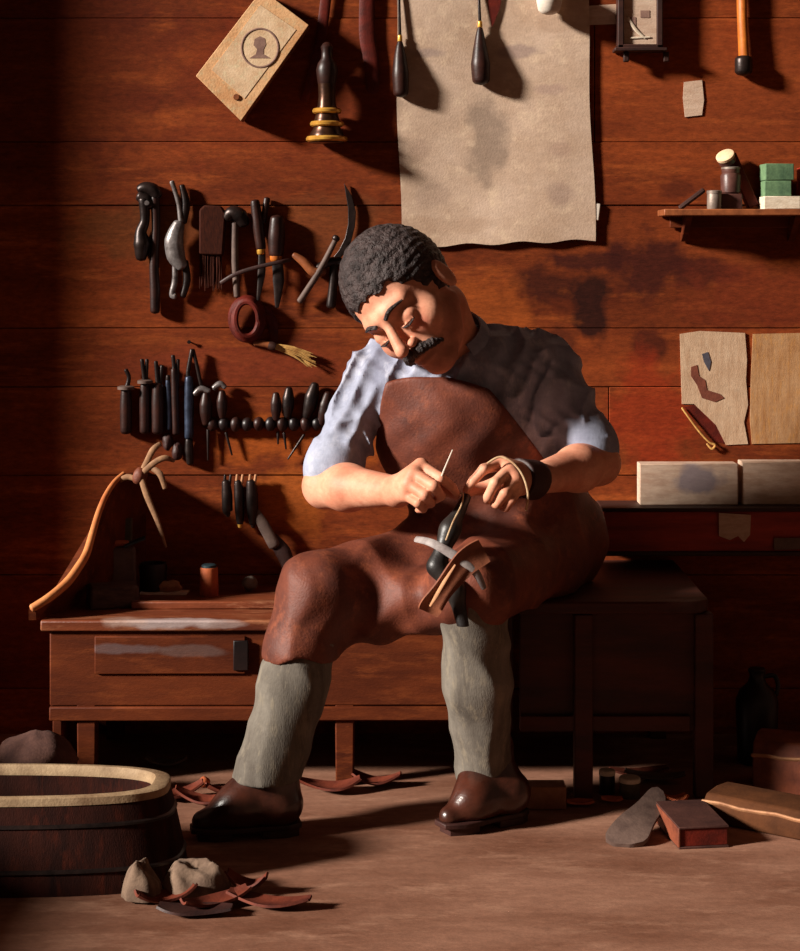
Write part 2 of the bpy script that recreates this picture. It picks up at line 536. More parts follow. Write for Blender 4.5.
# ------------------------------------------------------------------ implicit surfaces (for the man and other soft shapes)
class G:
    def __init__(s, lo, hi, h):
        s.lo = np.array(lo, np.float32); s.h = h
        n = np.ceil((np.array(hi) - np.array(lo)) / h).astype(int) + 1
        s.D = np.full(n, 0.06, np.float32)
        s.ax = [s.lo[i] + h * np.arange(n[i], dtype=np.float32) for i in range(3)]

    def sl(s, lo, hi):
        r = []
        for i in range(3):
            a = int(max(0, math.floor((lo[i] - s.lo[i]) / s.h)))
            b = int(min(s.D.shape[i], math.ceil((hi[i] - s.lo[i]) / s.h) + 1))
            r.append(slice(a, max(b, a)))
        return tuple(r)

    def xyz(s, sl=None):
        sl = sl or (slice(None),) * 3
        return s.ax[0][sl[0]][:, None, None], s.ax[1][sl[1]][None, :, None], s.ax[2][sl[2]][None, None, :]

    def op(s, fn, lo, hi, k, mode):
        sl = s.sl(lo, hi)
        D = s.D[sl]
        if D.size == 0:
            return
        d = fn(*s.xyz(sl))
        if mode == 'u':
            h = np.maximum(k - np.abs(D - d), 0) / k
            s.D[sl] = np.minimum(D, d) - h * h * k * 0.25
        else:
            d = -d
            h = np.maximum(k - np.abs(D - d), 0) / k
            s.D[sl] = np.maximum(D, d) + h * h * k * 0.25

    def cone(s, a, b, r0, r1=None, k=0.01, mode='u'):
        r1 = r0 if r1 is None else r1
        a = np.array(a, np.float32); b = np.array(b, np.float32)
        ba = b - a
        L2 = float(ba @ ba) + 1e-12

        def fn(X, Y, Z):
            px, py, pz = X - a[0], Y - a[1], Z - a[2]
            t = np.clip((px * ba[0] + py * ba[1] + pz * ba[2]) / L2, 0, 1)
            dx, dy, dz = px - t * ba[0], py - t * ba[1], pz - t * ba[2]
            return np.sqrt(dx * dx + dy * dy + dz * dz) - (r0 + (r1 - r0) * t)
        R = max(r0, r1) + k + 3 * s.h
        s.op(fn, np.minimum(a, b) - R, np.maximum(a, b) + R, k, mode)

    def chain(s, pts, rs, k=0.01, mode='u'):
        for i in range(len(pts) - 1):
            s.cone(pts[i], pts[i + 1], rs[i], rs[i + 1], k, mode)

    def ell(s, c, r, axes=None, k=0.01, mode='u'):
        c = np.array(c, np.float32)
        A = np.array([list(v) for v in axes], np.float32) if axes is not None else np.eye(3, dtype=np.float32)

        def fn(X, Y, Z):
            px, py, pz = X - c[0], Y - c[1], Z - c[2]
            u = [(px * A[i][0] + py * A[i][1] + pz * A[i][2]) for i in range(3)]
            k0 = np.sqrt(sum((u[i] / r[i]) ** 2 for i in range(3)))
            k1 = np.sqrt(sum((u[i] / (r[i] ** 2)) ** 2 for i in range(3))) + 1e-9
            return k0 * (k0 - 1) / k1
        R = max(r) + k + 3 * s.h
        s.op(fn, c - R, c + R, k, mode)

    def cut(s, fn):      # keep fn <= 0
        s.D = np.maximum(s.D, fn(*s.xyz()).astype(np.float32))

    def mesh(s, iters=1):
        D = s.D
        S = D < 0
        def red(op):
            t = op(S[:-1], S[1:]); t = op(t[:, :-1], t[:, 1:]); return op(t[:, :, :-1], t[:, :, 1:])
        act = red(np.logical_or) & ~red(np.logical_and)
        idx = np.argwhere(act)
        vid = np.full(act.shape, -1, np.int32)
        vid[tuple(idx.T)] = np.arange(len(idx))
        cs = [(i, j, k) for i in (0, 1) for j in (0, 1) for k in (0, 1)]
        val = {c: D[idx[:, 0] + c[0], idx[:, 1] + c[1], idx[:, 2] + c[2]] for c in cs}
        acc = np.zeros((len(idx), 3)); cnt = np.zeros(len(idx))
        for c in cs:
            for ax in range(3):
                if c[ax] == 0:
                    e = list(c); e[ax] = 1; e = tuple(e)
                    a, b = val[c], val[e]
                    m_ = (a < 0) != (b < 0)
                    t = np.where(m_, a / np.where(m_, a - b, 1), 0)
                    p = np.tile(np.array(c, float), (len(idx), 1)); p[:, ax] += t
                    acc += p * m_[:, None]; cnt += m_
        V = (idx + acc / cnt[:, None]) * s.h + s.lo
        faces = []
        for ax in range(3):
            a = [slice(None)] * 3; b = [slice(None)] * 3
            a[ax] = slice(0, -1); b[ax] = slice(1, None)
            ch = S[tuple(a)] != S[tuple(b)]
            e = np.argwhere(ch)
            o1, o2 = (ax + 1) % 3, (ax + 2) % 3
            ok = (e[:, o1] > 0) & (e[:, o2] > 0) & (e[:, o1] < D.shape[o1] - 1) & (e[:, o2] < D.shape[o2] - 1)
            e = e[ok]
            q = []
            for (u, w) in ((1, 1), (0, 1), (0, 0), (1, 0)):
                f = e.copy(); f[:, o1] -= u; f[:, o2] -= w
                q.append(vid[f[:, 0], f[:, 1], f[:, 2]])
            q = np.stack(q, 1)
            inside = S[e[:, 0], e[:, 1], e[:, 2]]
            q[~inside] = q[~inside][:, ::-1]
            faces.append(q)
        Fq = np.concatenate(faces)
        Fq = Fq[(Fq >= 0).all(1)]
        n = len(V)
        e0 = np.concatenate([Fq[:, i] for i in range(4)]); e1 = np.concatenate([Fq[:, (i + 1) % 4] for i in range(4)])
        for _ in range(iters):
            deg = np.bincount(e0, minlength=n) + np.bincount(e1, minlength=n)
            avg = np.stack([np.bincount(e0, V[e1, i], n) + np.bincount(e1, V[e0, i], n) for i in range(3)], 1) / np.maximum(deg, 1)[:, None]
            V = V * 0.4 + avg * 0.6
        return V, Fq

    def build(s, name, m, parent=None, iters=1, label=None, origin=None):
        V, Fq = s.mesh(iters)
        org = np.array(wloc(parent) if parent is not None else (origin if origin is not None else (V[:, 0].mean(), V[:, 1].mean(), V[:, 2].min())))
        V = V - org
        me = bpy.data.meshes.new(name)
        me.vertices.add(len(V)); me.vertices.foreach_set('co', V.astype(np.float32).ravel())
        me.loops.add(len(Fq) * 4); me.loops.foreach_set('vertex_index', Fq.astype(np.int32).ravel())
        me.polygons.add(len(Fq))
        me.polygons.foreach_set('loop_start', np.arange(0, len(Fq) * 4, 4, dtype=np.int32))
        me.polygons.foreach_set('use_smooth', np.ones(len(Fq), bool))
        me.update(calc_edges=True)
        me.materials.append(M[m])
        o = bpy.data.objects.new(name, me)
        COL.objects.link(o)
        if parent is not None:
            o.parent = parent
        else:
            o.location = tuple(org)
        if label:
            o['label'] = label
        return o


def A3(v): return np.array([v[0], v[1], v[2]], np.float32)


# ------------------------------------------------------------------ the cobbler
person = thing('person', 'seated man with moustache, rolled grey shirt sleeves and brown apron, stitching leather', 'person', (0.13, -0.35, 0.0))

PEL = Vector((.228, -.27, .475)); CH = P(472, 437, -.375); NB = P(452, 352, -.42)
SR = P(372, 378, -.40); SL = P(548, 366, -.36)
ER = P(325, 486, -.47); EL = P(598, 463, -.44)
WR = P(398, 491, -.635); WL = P(533, 480, -.62)
HR = Vector((.145, -.33, .45)); HL = Vector((.315, -.27, .45))
KR = P(320, 592, -.62); KL = P(472, 590, -.68)
AR = P(266, 778, -.68); AL = P(484, 768, -.60)
# head frame
HC = P(408, 299, -.50)
Fv = Vector((-.29, -.81, -.50)).normalized()
Uv = Vector((-.92, 0, 1.0))
Uv = (Uv - Fv * Uv.dot(Fv)).normalized()
Lv = Uv.cross(Fv).normalized()
HS = 1.19
def hp(a, b, c): return HC + (Lv * a + Fv * b + Uv * c) * HS
AXH = [Lv, Fv, Uv]
SP = (NB - PEL).normalized()
LAT = (SL - SR); LAT = (LAT - SP * LAT.dot(SP)).normalized()
FR = LAT.cross(SP) * -1
if FR.y > 0: FR = -FR
AXT = [LAT, FR, SP]


def pl(v): return tuple(Vector(v) - Vector((0.13, -0.35, 0.0)))
M['skin'] = mat('skin', (222, 158, 128), (198, 126, 98), 16.0, rough=0.55, bump=0.22, c3=(208, 132, 106), spec=0.3, fine=150,  # blotches: lower-face shade painted in as stubble, plus ruddy cheeks
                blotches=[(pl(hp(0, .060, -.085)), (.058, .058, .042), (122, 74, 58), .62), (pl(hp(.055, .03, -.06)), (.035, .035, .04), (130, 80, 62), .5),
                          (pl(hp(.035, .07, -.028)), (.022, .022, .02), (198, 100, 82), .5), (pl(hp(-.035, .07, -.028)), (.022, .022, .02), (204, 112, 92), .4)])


def torso(g, inf, k=.05):
    g.ell(CH + SP * .03, (.165 + inf, .115 + inf, .17 + inf), AXT, k)
    g.ell(PEL.lerp(CH, .5), (.15 + inf, .125 + inf, .13 + inf), AXT, k)
    g.ell(PEL, (.165 + inf, .13 + inf, .11 + inf), AXT, k)
    g.cone(SR + (SL - SR) * .1 - SP * .01, SL - (SL - SR) * .1 - SP * .01, .062 + inf, .062 + inf, k)
    g.cone(NB - SP * .02, NB + (SR - NB) * .6, .05 + inf, .055 + inf, k)
    g.cone(NB - SP * .02, NB + (SL - NB) * .6, .05 + inf, .055 + inf, k)


def fingers(g, chains, rs):
    for c, r in zip(chains, rs):
        g.chain(c, r, k=.003)


g = G((-.30, -.80, .0), (.50, -.12, 1.33), .0029)
torso(g, -.006)
for S_, E_, W_ in ((SR, ER, WR), (SL, EL, WL)):
    g.cone(S_, E_, .05, .04, .03)
    mid = E_.lerp(W_, .32)
    g.chain([E_, mid, W_], [.041, .043, .027], .02)
for H_, K_, A_ in ((HR, KR, AR), (HL, KL, AL)):
    g.cone(H_, K_, .075, .05, .03)
    g.cone(K_, A_, .044, .028, .02)
    g.cone(A_, (A_.x, A_.y, .03), .03, .024, .01)
# head
g.cone(NB - SP * .03, hp(0, -.035, -.055), .062, .058, .02)
g.ell(hp(0, -.012, .034), [v * HS for v in (.077, .096, .087)], AXH, .01)
g.ell(hp(0, .024, -.032), [v * HS for v in (.060, .066, .082)], AXH, .025)
for s_ in (-1, 1):
    g.cone(hp(s_ * .054, 0, -.045), hp(s_ * .018, .062, -.097), .018, .015, .02)
    g.cone(hp(s_ * .012, .086, .022), hp(s_ * .040, .070, .021), .0115, .010, .022)
    g.ell(hp(s_ * .045, .054, -.030), (.022, .022, .022), AXH, .035)
g.ell(hp(0, .066, -.1), (.026, .022, .02), AXH, .02)
g.ell(hp(0, .068, -.066), (.036, .03, .026), AXH, .02)
for s_ in (-1, 1):
    g.ell(hp(s_ * .031, .100, -.002), (.019, .0135, .0115), AXH, .016, 's')
    g.ell(hp(s_ * .031, .0775, -.003), (.019, .0150, .0145), AXH, .012)       # closed, lowered lids
    g.cone(hp(s_ * .019, .0925, -.0095), hp(s_ * .042, .087, -.0105), .0026, .0022, .002)   # lash line
    g.ell(hp(s_ * .0135, .099, -.037), (.0085, .012, .009), AXH, .006)
    g.ell(hp(s_ * .079, -.008, -.008), (.010, .021, .034), AXH, .006)
    g.ell(hp(s_ * .089, -.004, -.006), (.006, .011, .02), AXH, .004, 's')
g.cone(hp(0, .088, .012), hp(0, .116, -.03), .0085, .0125, .010)
g.ell(hp(0, .118, -.034), (.012, .011, .0105), AXH, .006)
g.ell(hp(0, .089, -.063), (.026, .014, .007), AXH, .006)
g.ell(hp(0, .087, -.075), (.021, .013, .007), AXH, .006)
g.cone(hp(-.02, .101, -.069), hp(.02, .101, -.069), .002, .002, .002, 's')
# hands
FR_R = [.0092, .0085, .0078, .0066]
mR = [P(421, 466, -.675), P(414, 474, -.690), P(409, 484, -.695), P(406, 495, -.690)]
for q, r in zip(mR, (.0155, .0165, .016, .014)):
    g.cone(WR, q, .024, r, .012)
RCH = [[mR[0], P(441, 478, -.712), P(452, 487, -.700), P(457, 494, -.690)],
       [mR[1], P(434, 486, -.728), P(441, 496, -.705), P(436, 500, -.688)],
       [mR[2], P(425, 495, -.726), P(431, 503, -.704), P(426, 505, -.688)],
       [mR[3], P(418, 503, -.718), P(423, 509, -.700), P(418, 510, -.686)]]
fingers(g, RCH, [[.0115, .0098, .0085, .0068], [.012, .0102, .0088, .007], [.0115, .0098, .0085, .0068], [.010, .0088, .0075, .006]])
g.chain([WR.lerp(mR[0], .35), P(424, 482, -.655), P(443, 490, -.662), P(456, 496, -.680)], [.018, .0135, .0108, .0075], .006)
mL = [P(502, 464, -.662), P(509, 470, -.680), P(515, 479, -.688), P(518, 489, -.685)]
for q, r in zip(mL, (.0155, .0165, .016, .014)):
    g.cone(WL, q, .024, r, .012)
LCH = [[mL[0], P(484, 469, -.700), P(473, 481, -.700), P(466, 490, -.688)],
       [mL[1], P(495, 483, -.718), P(488, 497, -.708), P(487, 501, -.690)],
       [mL[2], P(505, 493, -.718), P(497, 504, -.704), P(494, 505, -.688)],
       [mL[3], P(512, 499, -.712), P(506, 508, -.698), P(502, 508, -.686)]]
fingers(g, LCH, [[.0115, .0098, .0085, .0068], [.012, .0102, .0088, .007], [.0115, .0098, .0085, .0068], [.010, .0088, .0075, .006]])
g.chain([WL.lerp(mL[0], .35), P(500, 482, -.645), P(480, 489, -.655), P(468, 493, -.678)], [.018, .0135, .0108, .0075], .006)
g.cut(lambda X, Y, Z: np.minimum(np.minimum(X - .172, Y + .50), .392 - Z))
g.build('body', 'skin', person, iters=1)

# hair, brows, moustache
g = G(HC - Vector((.17, .17, .17)), HC + Vector((.17, .17, .17)), .0026)
g.ell(hp(0, -.014, .036), [v * HS for v in (.0835, .101, .093)], AXH, .01)
h0, L0, F0, U0 = A3(HC), A3(Lv), A3(Fv), A3(Uv)
def hcoord(X, Y, Z, v): return ((X - h0[0]) * v[0] + (Y - h0[1]) * v[1] + (Z - h0[2]) * v[2]) / HS
def hairmask(X, Y, Z):
    a = np.abs(hcoord(X, Y, Z, L0)); b = hcoord(X, Y, Z, F0); c = hcoord(X, Y, Z, U0)
    wob = .003 * np.sin(a * 160) + .002 * np.sin(c * 210)
    line = (b - (.034 + .55 * np.clip(c - .005, 0, 1) + wob + .35 * np.clip(.05 - a, 0, .05) * 0)) * .85     # front edge slopes from the temple up to the forehead
    fore = np.where(c > .058 + wob, b - .098, line)
    burns = np.where(c < .0, np.maximum(line, b - (.012 + .0)), fore)
    low = np.where(b > -.02, -.04 - c, -.072 - c)
    return np.maximum(burns, low) * .8
g.cut(hairmask)
def curls(X, Y, Z):
    return .0008 * np.sin(X * 150 + 2 * np.sin(Z * 70)) * np.sin(Y * 130 + 1.5 * np.sin(X * 60)) + .0009 * np.sin(Z * 330 - X * 260 + 2 * np.sin(Y * 60))
g.D += curls(*g.xyz()).astype(np.float32)
g.build('hair', 'hair', person, iters=1)
g = G(hp(0, .09, -.02) - Vector((.09, .09, .09)), hp(0, .09, -.02) + Vector((.09, .09, .09)), .0018)
for s_ in (-1, 1):
    g.chain([hp(s_ * .002, .103, -.050), hp(s_ * .015, .098, -.053), hp(s_ * .028, .085, -.061), hp(s_ * .036, .070, -.072)], [.0095, .0105, .009, .004], .005)
g.D += (.0008 * np.sin(g.xyz()[0] * 700 + g.xyz()[2] * 300)).astype(np.float32)
g.build('moustache', 'hair', person, iters=1)
for s_ in (-1, 1):
    b_ = MB(); b_.tube([hp(s_ * .018, .0925, -.0105), hp(s_ * .030, .0935, -.0135), hp(s_ * .043, .0865, -.0115)], [.0016, .0022, .0014], smooth=4, n=8)
    b_.build('eyelashes', 'hair', person)
for s_ in (-1, 1):
    b_ = MB(); b_.tube([hp(s_ * .012, .099, .019), hp(s_ * .027, .094, .025), hp(s_ * .047, .079, .021)], [.0042, .0045, .002], smooth=4, n=8)
    b_.build('eyebrow', 'hair', person)

# shirt: torso and sleeves rolled above the elbow
g = G((-.26, -.66, .42), (.50, -.12, 1.0), .0036)
torso(g, .010)
for S_, E_, sg in ((SR, ER, -1), (SL, EL, 1)):
    A_ = S_ + (E_ - S_) * .02
    B_ = S_ + (E_ - S_) * .80
    g.cone(A_, B_, .064, .055, .035)
def folds(X, Y, Z):
    a = X * 34 + Z * 20 + 1.6 * np.sin(Z * 21 + Y * 17)
    r = np.abs(np.sin(a + .8 * np.sin(X * 61 - Z * 30))) ** .6
    b = np.abs(np.sin(Z * 33 - X * 40 + Y * 30 + 1.4 * np.sin(X * 37)))
    return .0105 * r + .0070 * b + .0016 * np.sin(X * 150 + Z * 120 + 2 * np.sin(Z * 60)) - .008
g.D += folds(*g.xyz()).astype(np.float32)
# rolled cuffs
for S_, E_ in ((SR, ER), (SL, EL)):
    ax_ = (E_ - S_).normalized()
    for q, rr in ((.74, .051), (.80, .055), (.86, .051)):
        c_ = S_ + (E_ - S_) * q
        g.cone(c_ - ax_ * .002, c_ + ax_ * .002, rr + .004, rr + .004, .006)
n0 = A3(NB + SP * .028)
def hole(X, Y, Z):
    a = np.maximum((X - n0[0]) * SP.x + (Y - n0[1]) * SP.y + (Z - n0[2]) * SP.z - .012, 0)
    a = np.minimum(a, .2)
    return .068 - np.sqrt((X - n0[0] - a * SP.x) ** 2 + (Y - n0[1] + .008 - a * SP.y) ** 2 + (Z - n0[2] - .012 - a * SP.z) ** 2)
g.cut(hole)
sh = g.build('shirt', 'shirt', person, iters=2)
b_ = MB()
pts, rad = [], []
for i in range(19):
    an = math.radians(-60 + 300 * i / 18.0)      # gap at the throat
    c_ = NB + SP * (.026 + .014 * math.sin(an)) + LAT * math.cos(an) * .075 - FR * math.sin(an) * .07
    pts.append(c_); rad.append(.022 if 0 < i < 18 else .016)
b_.tube(pts, rad, n=10, flat=.28, flatdir=None, smooth=2)
b_ = MB()
def collar(u, v):
    an = math.radians(-66 + 312 * u)
    r = .070 + .010 * v + .006 * math.sin(v * 3)
    h_ = .012 + .034 * (1 - v) + .016 * math.sin(an)
    return NB + SP * h_ + LAT * math.cos(an) * r - FR * math.sin(an) * (r - .004)
b_.sheet(collar, 30, 4, .004)
b_.build('collar', 'shirt', sh)
for q in (.30, .42):
    c_ = NB - SP * (.03 + .0) + FR * .0

# trousers
g = G((-.34, -.80, .05), (.46, -.12, .66), .0038)
g.ell(PEL, (.18, .145, .115), AXT, .04)
for H_, K_, A_, rA in ((HR, KR, AR, .065), (HL, KL, AL, .056)):
    g.cone(H_, K_, .088, .066, .04)
    g.chain([K_, K_.lerp(A_, .5), A_ + (A_ - K_) * .02], [.067, .062, rA], .03)
def tf(X, Y, Z): return .005 * np.abs(np.sin(X * 38 + Z * 16 + 1.5 * np.sin(Z * 17))) + .003 * np.abs(np.sin(X * 20 + Z * 44)) - .003
g.D += tf(*g.xyz()).astype(np.float32)
g.cut(lambda X, Y, Z: np.where(X < -.02, .098, .070) - Z + X * 0 + Y * 0)
g.cut(lambda X, Y, Z: np.minimum(np.minimum(X - .172, Y + .492), .387 - Z))
g.build('trousers', 'trousers', person, iters=2)

# apron: bib over the chest and lap over the thighs
g = G((-.30, -.82, .28), (.46, -.16, .86), .0038)
torso(g, .024)
for H_, K_ in ((HR, KR), (HL, KL)):
    g.cone(H_, K_, .098, .074 if H_ is HR else .080, .06)
g.cone(KR, KR + (AR - KR) * .34, .072, .071, .03)
midk = KR.lerp(KL, .5)
g.cone(PEL + FR * .10, midk + Vector((.02, .10, -.03)), .09, .06, .07)
g.cone(KR + Vector((.06, .04, -.03)), KL + Vector((-.03, .03, -.02)), .045, .045, .06)
g.cone(KR + Vector((.07, .05, -.09)), KL + Vector((-.05, .05, -.05)), .03, .03, .05)
def af(X, Y, Z):
    lap = np.clip((.60 - Z) * 12, 0, 1)
    return lap * (.008 * np.abs(np.sin(X * 17 + Y * 13 + .9 * np.sin(Z * 9))) + .004 * np.abs(np.sin(X * 31 - Y * 18 + Z * 8)) - .006) + .0016 * np.sin(X * 70 + 2 * np.sin(Z * 40))
g.D += af(*g.xyz()).astype(np.float32)
def seatcut(X, Y, Z):      # nothing sinks into the seat he sits on
    return np.minimum(np.minimum(X - .172, Y + .492), .386 - Z)
g.cut(seatcut)
def apronmask(X, Y, Z):
    zt = (Z - .64) / (.826 - .64)
    cx = .062 + .06 * (1 - np.clip(zt, -.2, 1)); hw = .082 + .092 * np.clip(1 - zt, 0, 1.05) ** .8
    side = np.where(Z > .60, np.abs(X - cx) - hw, np.abs(X - .09) - .40)
    top = Z - (.822 - .7 * np.clip(np.abs(X - .055) - .03, 0, 1) ** 1.4)
    back = np.where(Z > .60, (Y + .34), (Y + .22))
    hem = (.315 + .22 * np.clip(X + .12, 0, .3) + .008 * np.sin(X * 60)) - Z
    return np.maximum(np.maximum(side, top), np.maximum(back, hem))
g.cut(apronmask)
ap = g.build('apron', 'apron', person, iters=2)
b_ = MB()
s0, s1 = P(385, 398, -.505), P(402, 384, -.50)
pass

# shoes
def shoe(ank, heel, toe, hz):
    heel, toe, ank = Vector(heel), Vector(toe), Vector(ank)
    d = (toe - heel); d.z = 0; L_ = d.length; d.normalize()
    g = G(np.minimum(np.minimum(heel, toe), ank) - .09, np.maximum(np.maximum(heel, toe), ank) + np.array([.09, .09, .10]), .0028)
    up = Vector((0, 0, 1))
    g.chain([ank + up * .05, ank, heel + d * L_ * .15 + up * .055], [.044, .043, .040], .02)
    g.cone(heel + d * .04 + up * .05, heel + d * L_ * .55 + up * .055, .036, .036, .02)
    g.cone(heel + d * L_ * .5 + up * .05, heel + d * (L_ - .030) + up * .030, .034, .020, .02)
    g.cone(ank + d * .03, heel + d * L_ * .6 + up * .05, .035, .032, .02)
    g.cut(lambda X, Y, Z: (.022 - Z) + 0 * X + 0 * Y)
    sh_ = g.build('shoe', 'shoe', person, iters=1)
    pr = Vector((-d.y, d.x, 0))
    out = []
    for t, w in ((-.005, .018), (.02, .032), (.08, .031), (L_ * .62, .036), (L_ - .04, .034), (L_ - .008, .018)):
        out.append((t, w))
    top = [heel + d * t + pr * w for t, w in out] + [heel + d * t - pr * w for t, w in reversed(out)]
    m = MB()
    m.prism([p + up * (.023 - heel.z) for p in top], -up * .010)
    m.build('sole', 'leather', sh_, bevel=.002)
    m = MB()
    hl = [heel + d * t + pr * w for t, w in ((0, .02), (.02, .031), (.07, .030))] + [heel + d * t - pr * w for t, w in ((.07, .030), (.02, .031), (0, .02))]
    m.prism([p + up * (.015 - heel.z) for p in hl], -up * .015)
    m.build('heel', 'leather', sh_, bevel=.002)
    m = MB()
    tt = [heel + d * t + pr * w for t, w in ((L_ * .6, .03), (L_ - .05, .03), (L_ - .02, .018))] + [heel + d * t - pr * w for t, w in ((L_ - .02, .018), (L_ - .05, .03), (L_ * .6, .03))]
    m.prism([p + up * (.0135 - heel.z) for p in tt], -up * .0135)
    m.build('toe_tread', 'leather', sh_)
    return sh_
def onfloor(v): v = Vector(v); v.z = 0; return v
shoe(AR + Vector((.012, 0, 0)), onfloor(P(298, 838, -.68)), onfloor(P(186, 843, -.72)), 0)
shoe(AL + Vector((.012, 0, -.01)), onfloor(P(522, 818, -.60)), onfloor(P(436, 824, -.70)), 0)

# leather hand guard on his left hand
g = G(WL - Vector((.12, .14, .10)), WL + Vector((.10, .10, .10)), .0026)
for q, r in zip(mL, (.018, .019, .018, .017)):
    g.cone(WL, q, .031, r + .002, .014)
wa = A3(WL); dv = A3((mL[1] - WL).normalized()); ln = (mL[1] - WL).length
def hg(X, Y, Z):
    t = (X - wa[0]) * dv[0] + (Y - wa[1]) * dv[1] + (Z - wa[2]) * dv[2]
    return np.maximum(t - ln * .55, -.010 - t)
g.cut(hg)
hgd = g.build('hand_guard', 'leather', person, iters=1, label='dark leather hand guard')
b_ = MB()
b_.tube([P(488, 463, -.70), P(500, 457, -.70), P(513, 463, -.708), P(523, 476, -.712), P(528, 494, -.71), P(526, 510, -.70)], [.0022] * 6, smooth=5, n=8)
b_.build('guard_edge', 'thread', hgd)

# ------------------------------------------------------------------ what he is working on
g = G(P(470, 545, -.72) - Vector((.14, .14, .14)), P(470, 545, -.72) + Vector((.14, .14, .14)), .0028)
g.chain([P(466, 498, -.685), P(450, 530, -.715), P(437, 565, -.735)], [.009, .016, .015], .02)
g.chain([P(437, 568, -.735), P(455, 590, -.752), P(463, 625, -.762)], [.015, .015, .011], .02)
tag(g.build('shoe_upper', 'upper', None, iters=1), 'dark leather shoe upper held on the lap under the hands and stitched', 'shoe')
b_ = MB()
def flap(u, v):
    cl = catmull([P(484, 550, -.772), P(466, 562, -.782), P(446, 586, -.785), P(434, 602, -.780), P(428, 612, -.772)], 8)
    x_ = u * (len(cl) - 1); i_ = min(int(x_), len(cl) - 2)
    c = cl[i_].lerp(cl[i_ + 1], x_ - i_); t = (cl[i_ + 1] - cl[i_]).normalized()
    q = t.cross(Vector((0, -1, 0))).normalized()
    w = .046 - .010 * u + .004 * math.sin(u * 9)
    return c + q * w * (v - .5) + Vector((0, -.018 * (v - .3) ** 2, 0))
b_.sheet(flap, 24, 8, .004)
lf = tag(b_.build('leather_flap', 'tanleather'), 'tan strip of leather lying upright on the apron between the knees', 'leather')
b_ = MB(); b_.tube([P(455, 565, -.795), P(444, 582, -.798), P(436, 596, -.796), P(430, 606, -.790)], [.002, .0042, .0042, .002], smooth=4, n=8, flat=.5)  # pale tube standing in for light along the flap's edge
b_.build('edge_glint', 'paleleather', lf)
b_ = MB()
b_.tube([P(416, 539, -.735), P(432, 543, -.765), P(455, 556, -.782), P(474, 570, -.782), P(484, 588, -.775)], [.006, .0075, .009, .008, .005], smooth=6, flat=.35, flatdir=(0, -1, .5))
tag(b_.build('holding_strap', 'greystrap'), 'grey strap laid across the lap over the shoe upper', 'strap')
b_ = MB()
b_.tube([P(458, 494, -.692), P(463, 494, -.696), P(461, 506, -.712), P(453, 522, -.742), P(446, 540, -.757)], [.0016] * 5, smooth=5, n=7)
tag(b_.build('sewing_thread', 'thread'), 'pale waxed thread pulled from the fingers down to the shoe upper', 'thread')
b_ = MB()
b_.tube([P(452.5, 450, -.728), P(444, 470, -.722), P(438, 486, -.716)], [.0012, .0016, .0016], n=7)
aw = thing('sewing_needle', 'thin pale needle held upright in his closed fist by the brown bib', 'needle', tuple(P(440, 484, -.718)))
b_.build('blade', 'white', aw)

# ------------------------------------------------------------------ bench, seat
BY0, BY1, BZ = -.405, -.004, .332
xl, xr = P(40, 620, BY0).x, P(478, 620, BY0).x
_bo = Vector(((xl + xr) / 2, -.2, 0))
def bl_(px, py, y, r, col, amt): return (tuple(P(px, py, y) - _bo), r, col, amt)
M['bench_top_worn'] = mat('bench_top_wood_worn', (128, 64, 36), (84, 36, 20), 5.0, (0.6, 3, 3.0), 0.42, bump=0.3, c3=(160, 104, 72), spec=0.4,
                          blotches=[bl_(165, 622, BY0, (.10, .03, .014), (180, 166, 164), .65), bl_(125, 617, BY0 + .01, (.05, .03, .02), (172, 140, 124), .5), bl_(225, 624, BY0, (.06, .02, .010), (172, 152, 146), .5)])
M['drawer_worn'] = mat('drawer_wood_worn', (104, 46, 19), (68, 26, 10), 5.0, (0.6, 3, 3.0), 0.6, bump=0.3, c3=(120, 58, 26), spec=.15,
                       blotches=[bl_(125, 649, -.40, (.08, .03, .010), (104, 88, 88), .6), bl_(190, 651, -.40, (.09, .03, .012), (104, 82, 76), .55)])
bench = thing('cobbler_bench', 'long low reddish wooden work bench along the wall, with curved board at its end', 'bench', ((xl + xr) / 2, -.2, 0))
m = MB()
m.box(((xl + xr) / 2, (BY0 + BY1) / 2, BZ - .011), (xr - xl, BY1 - BY0, .022)); m.build('bench_top', 'bench_top_worn', bench, bevel=.004)
m = MB()
a0 = P(50, 640, -.39).x
m.box(((a0 + xr - .01) / 2, -.385, .235), (xr - .01 - a0, .02, .15)); m.build('front_panel', 'bench', bench, bevel=.003)
m = MB()
m.box(((a0 + xr - .01) / 2, -.388, .145), (xr - .01 - a0, .026, .028)); m.build('rail', 'bench', bench, bevel=.003)
m = MB()
m.box((a0 + .012, -.2, .155), (.02, .352, .308)); m.build('side_panel', 'bench', bench, bevel=.003)  # carried down near the floor to keep sun from beneath the bench
m = MB()      # drawer face
m.box((P(170, 665, -.40).x, -.3975, .262), (.30, .007, .075)); dr = m.build('drawer', 'drawer_worn', bench, bevel=.002)
m = MB(); m.box((P(241, 662, -.40).x, -.4025, .262), (.030, .006, .060)); m.build('recess_shade', 'jug', dr, bevel=.002)  # raised dark block standing in for the shade of a recess
for px in (88, 345):
    for yy in (-.375, -.03):
        x0 = P(px, 740, -.375).x
        m = MB(); m.box((x0, yy, .110), (.036, .036, .22), taper=1.1); m.build('leg', 'bench', bench, bevel=.003)
m = MB()      # inner tray ledge
x0, x1 = P(132, 598, -.28).x, P(300, 598, -.28).x
m.box(((x0 + x1) / 2, -.285, BZ + .008), (x1 - x0, .016, .016)); m.build('tray_ledge', 'bench_top', bench, bevel=.003)
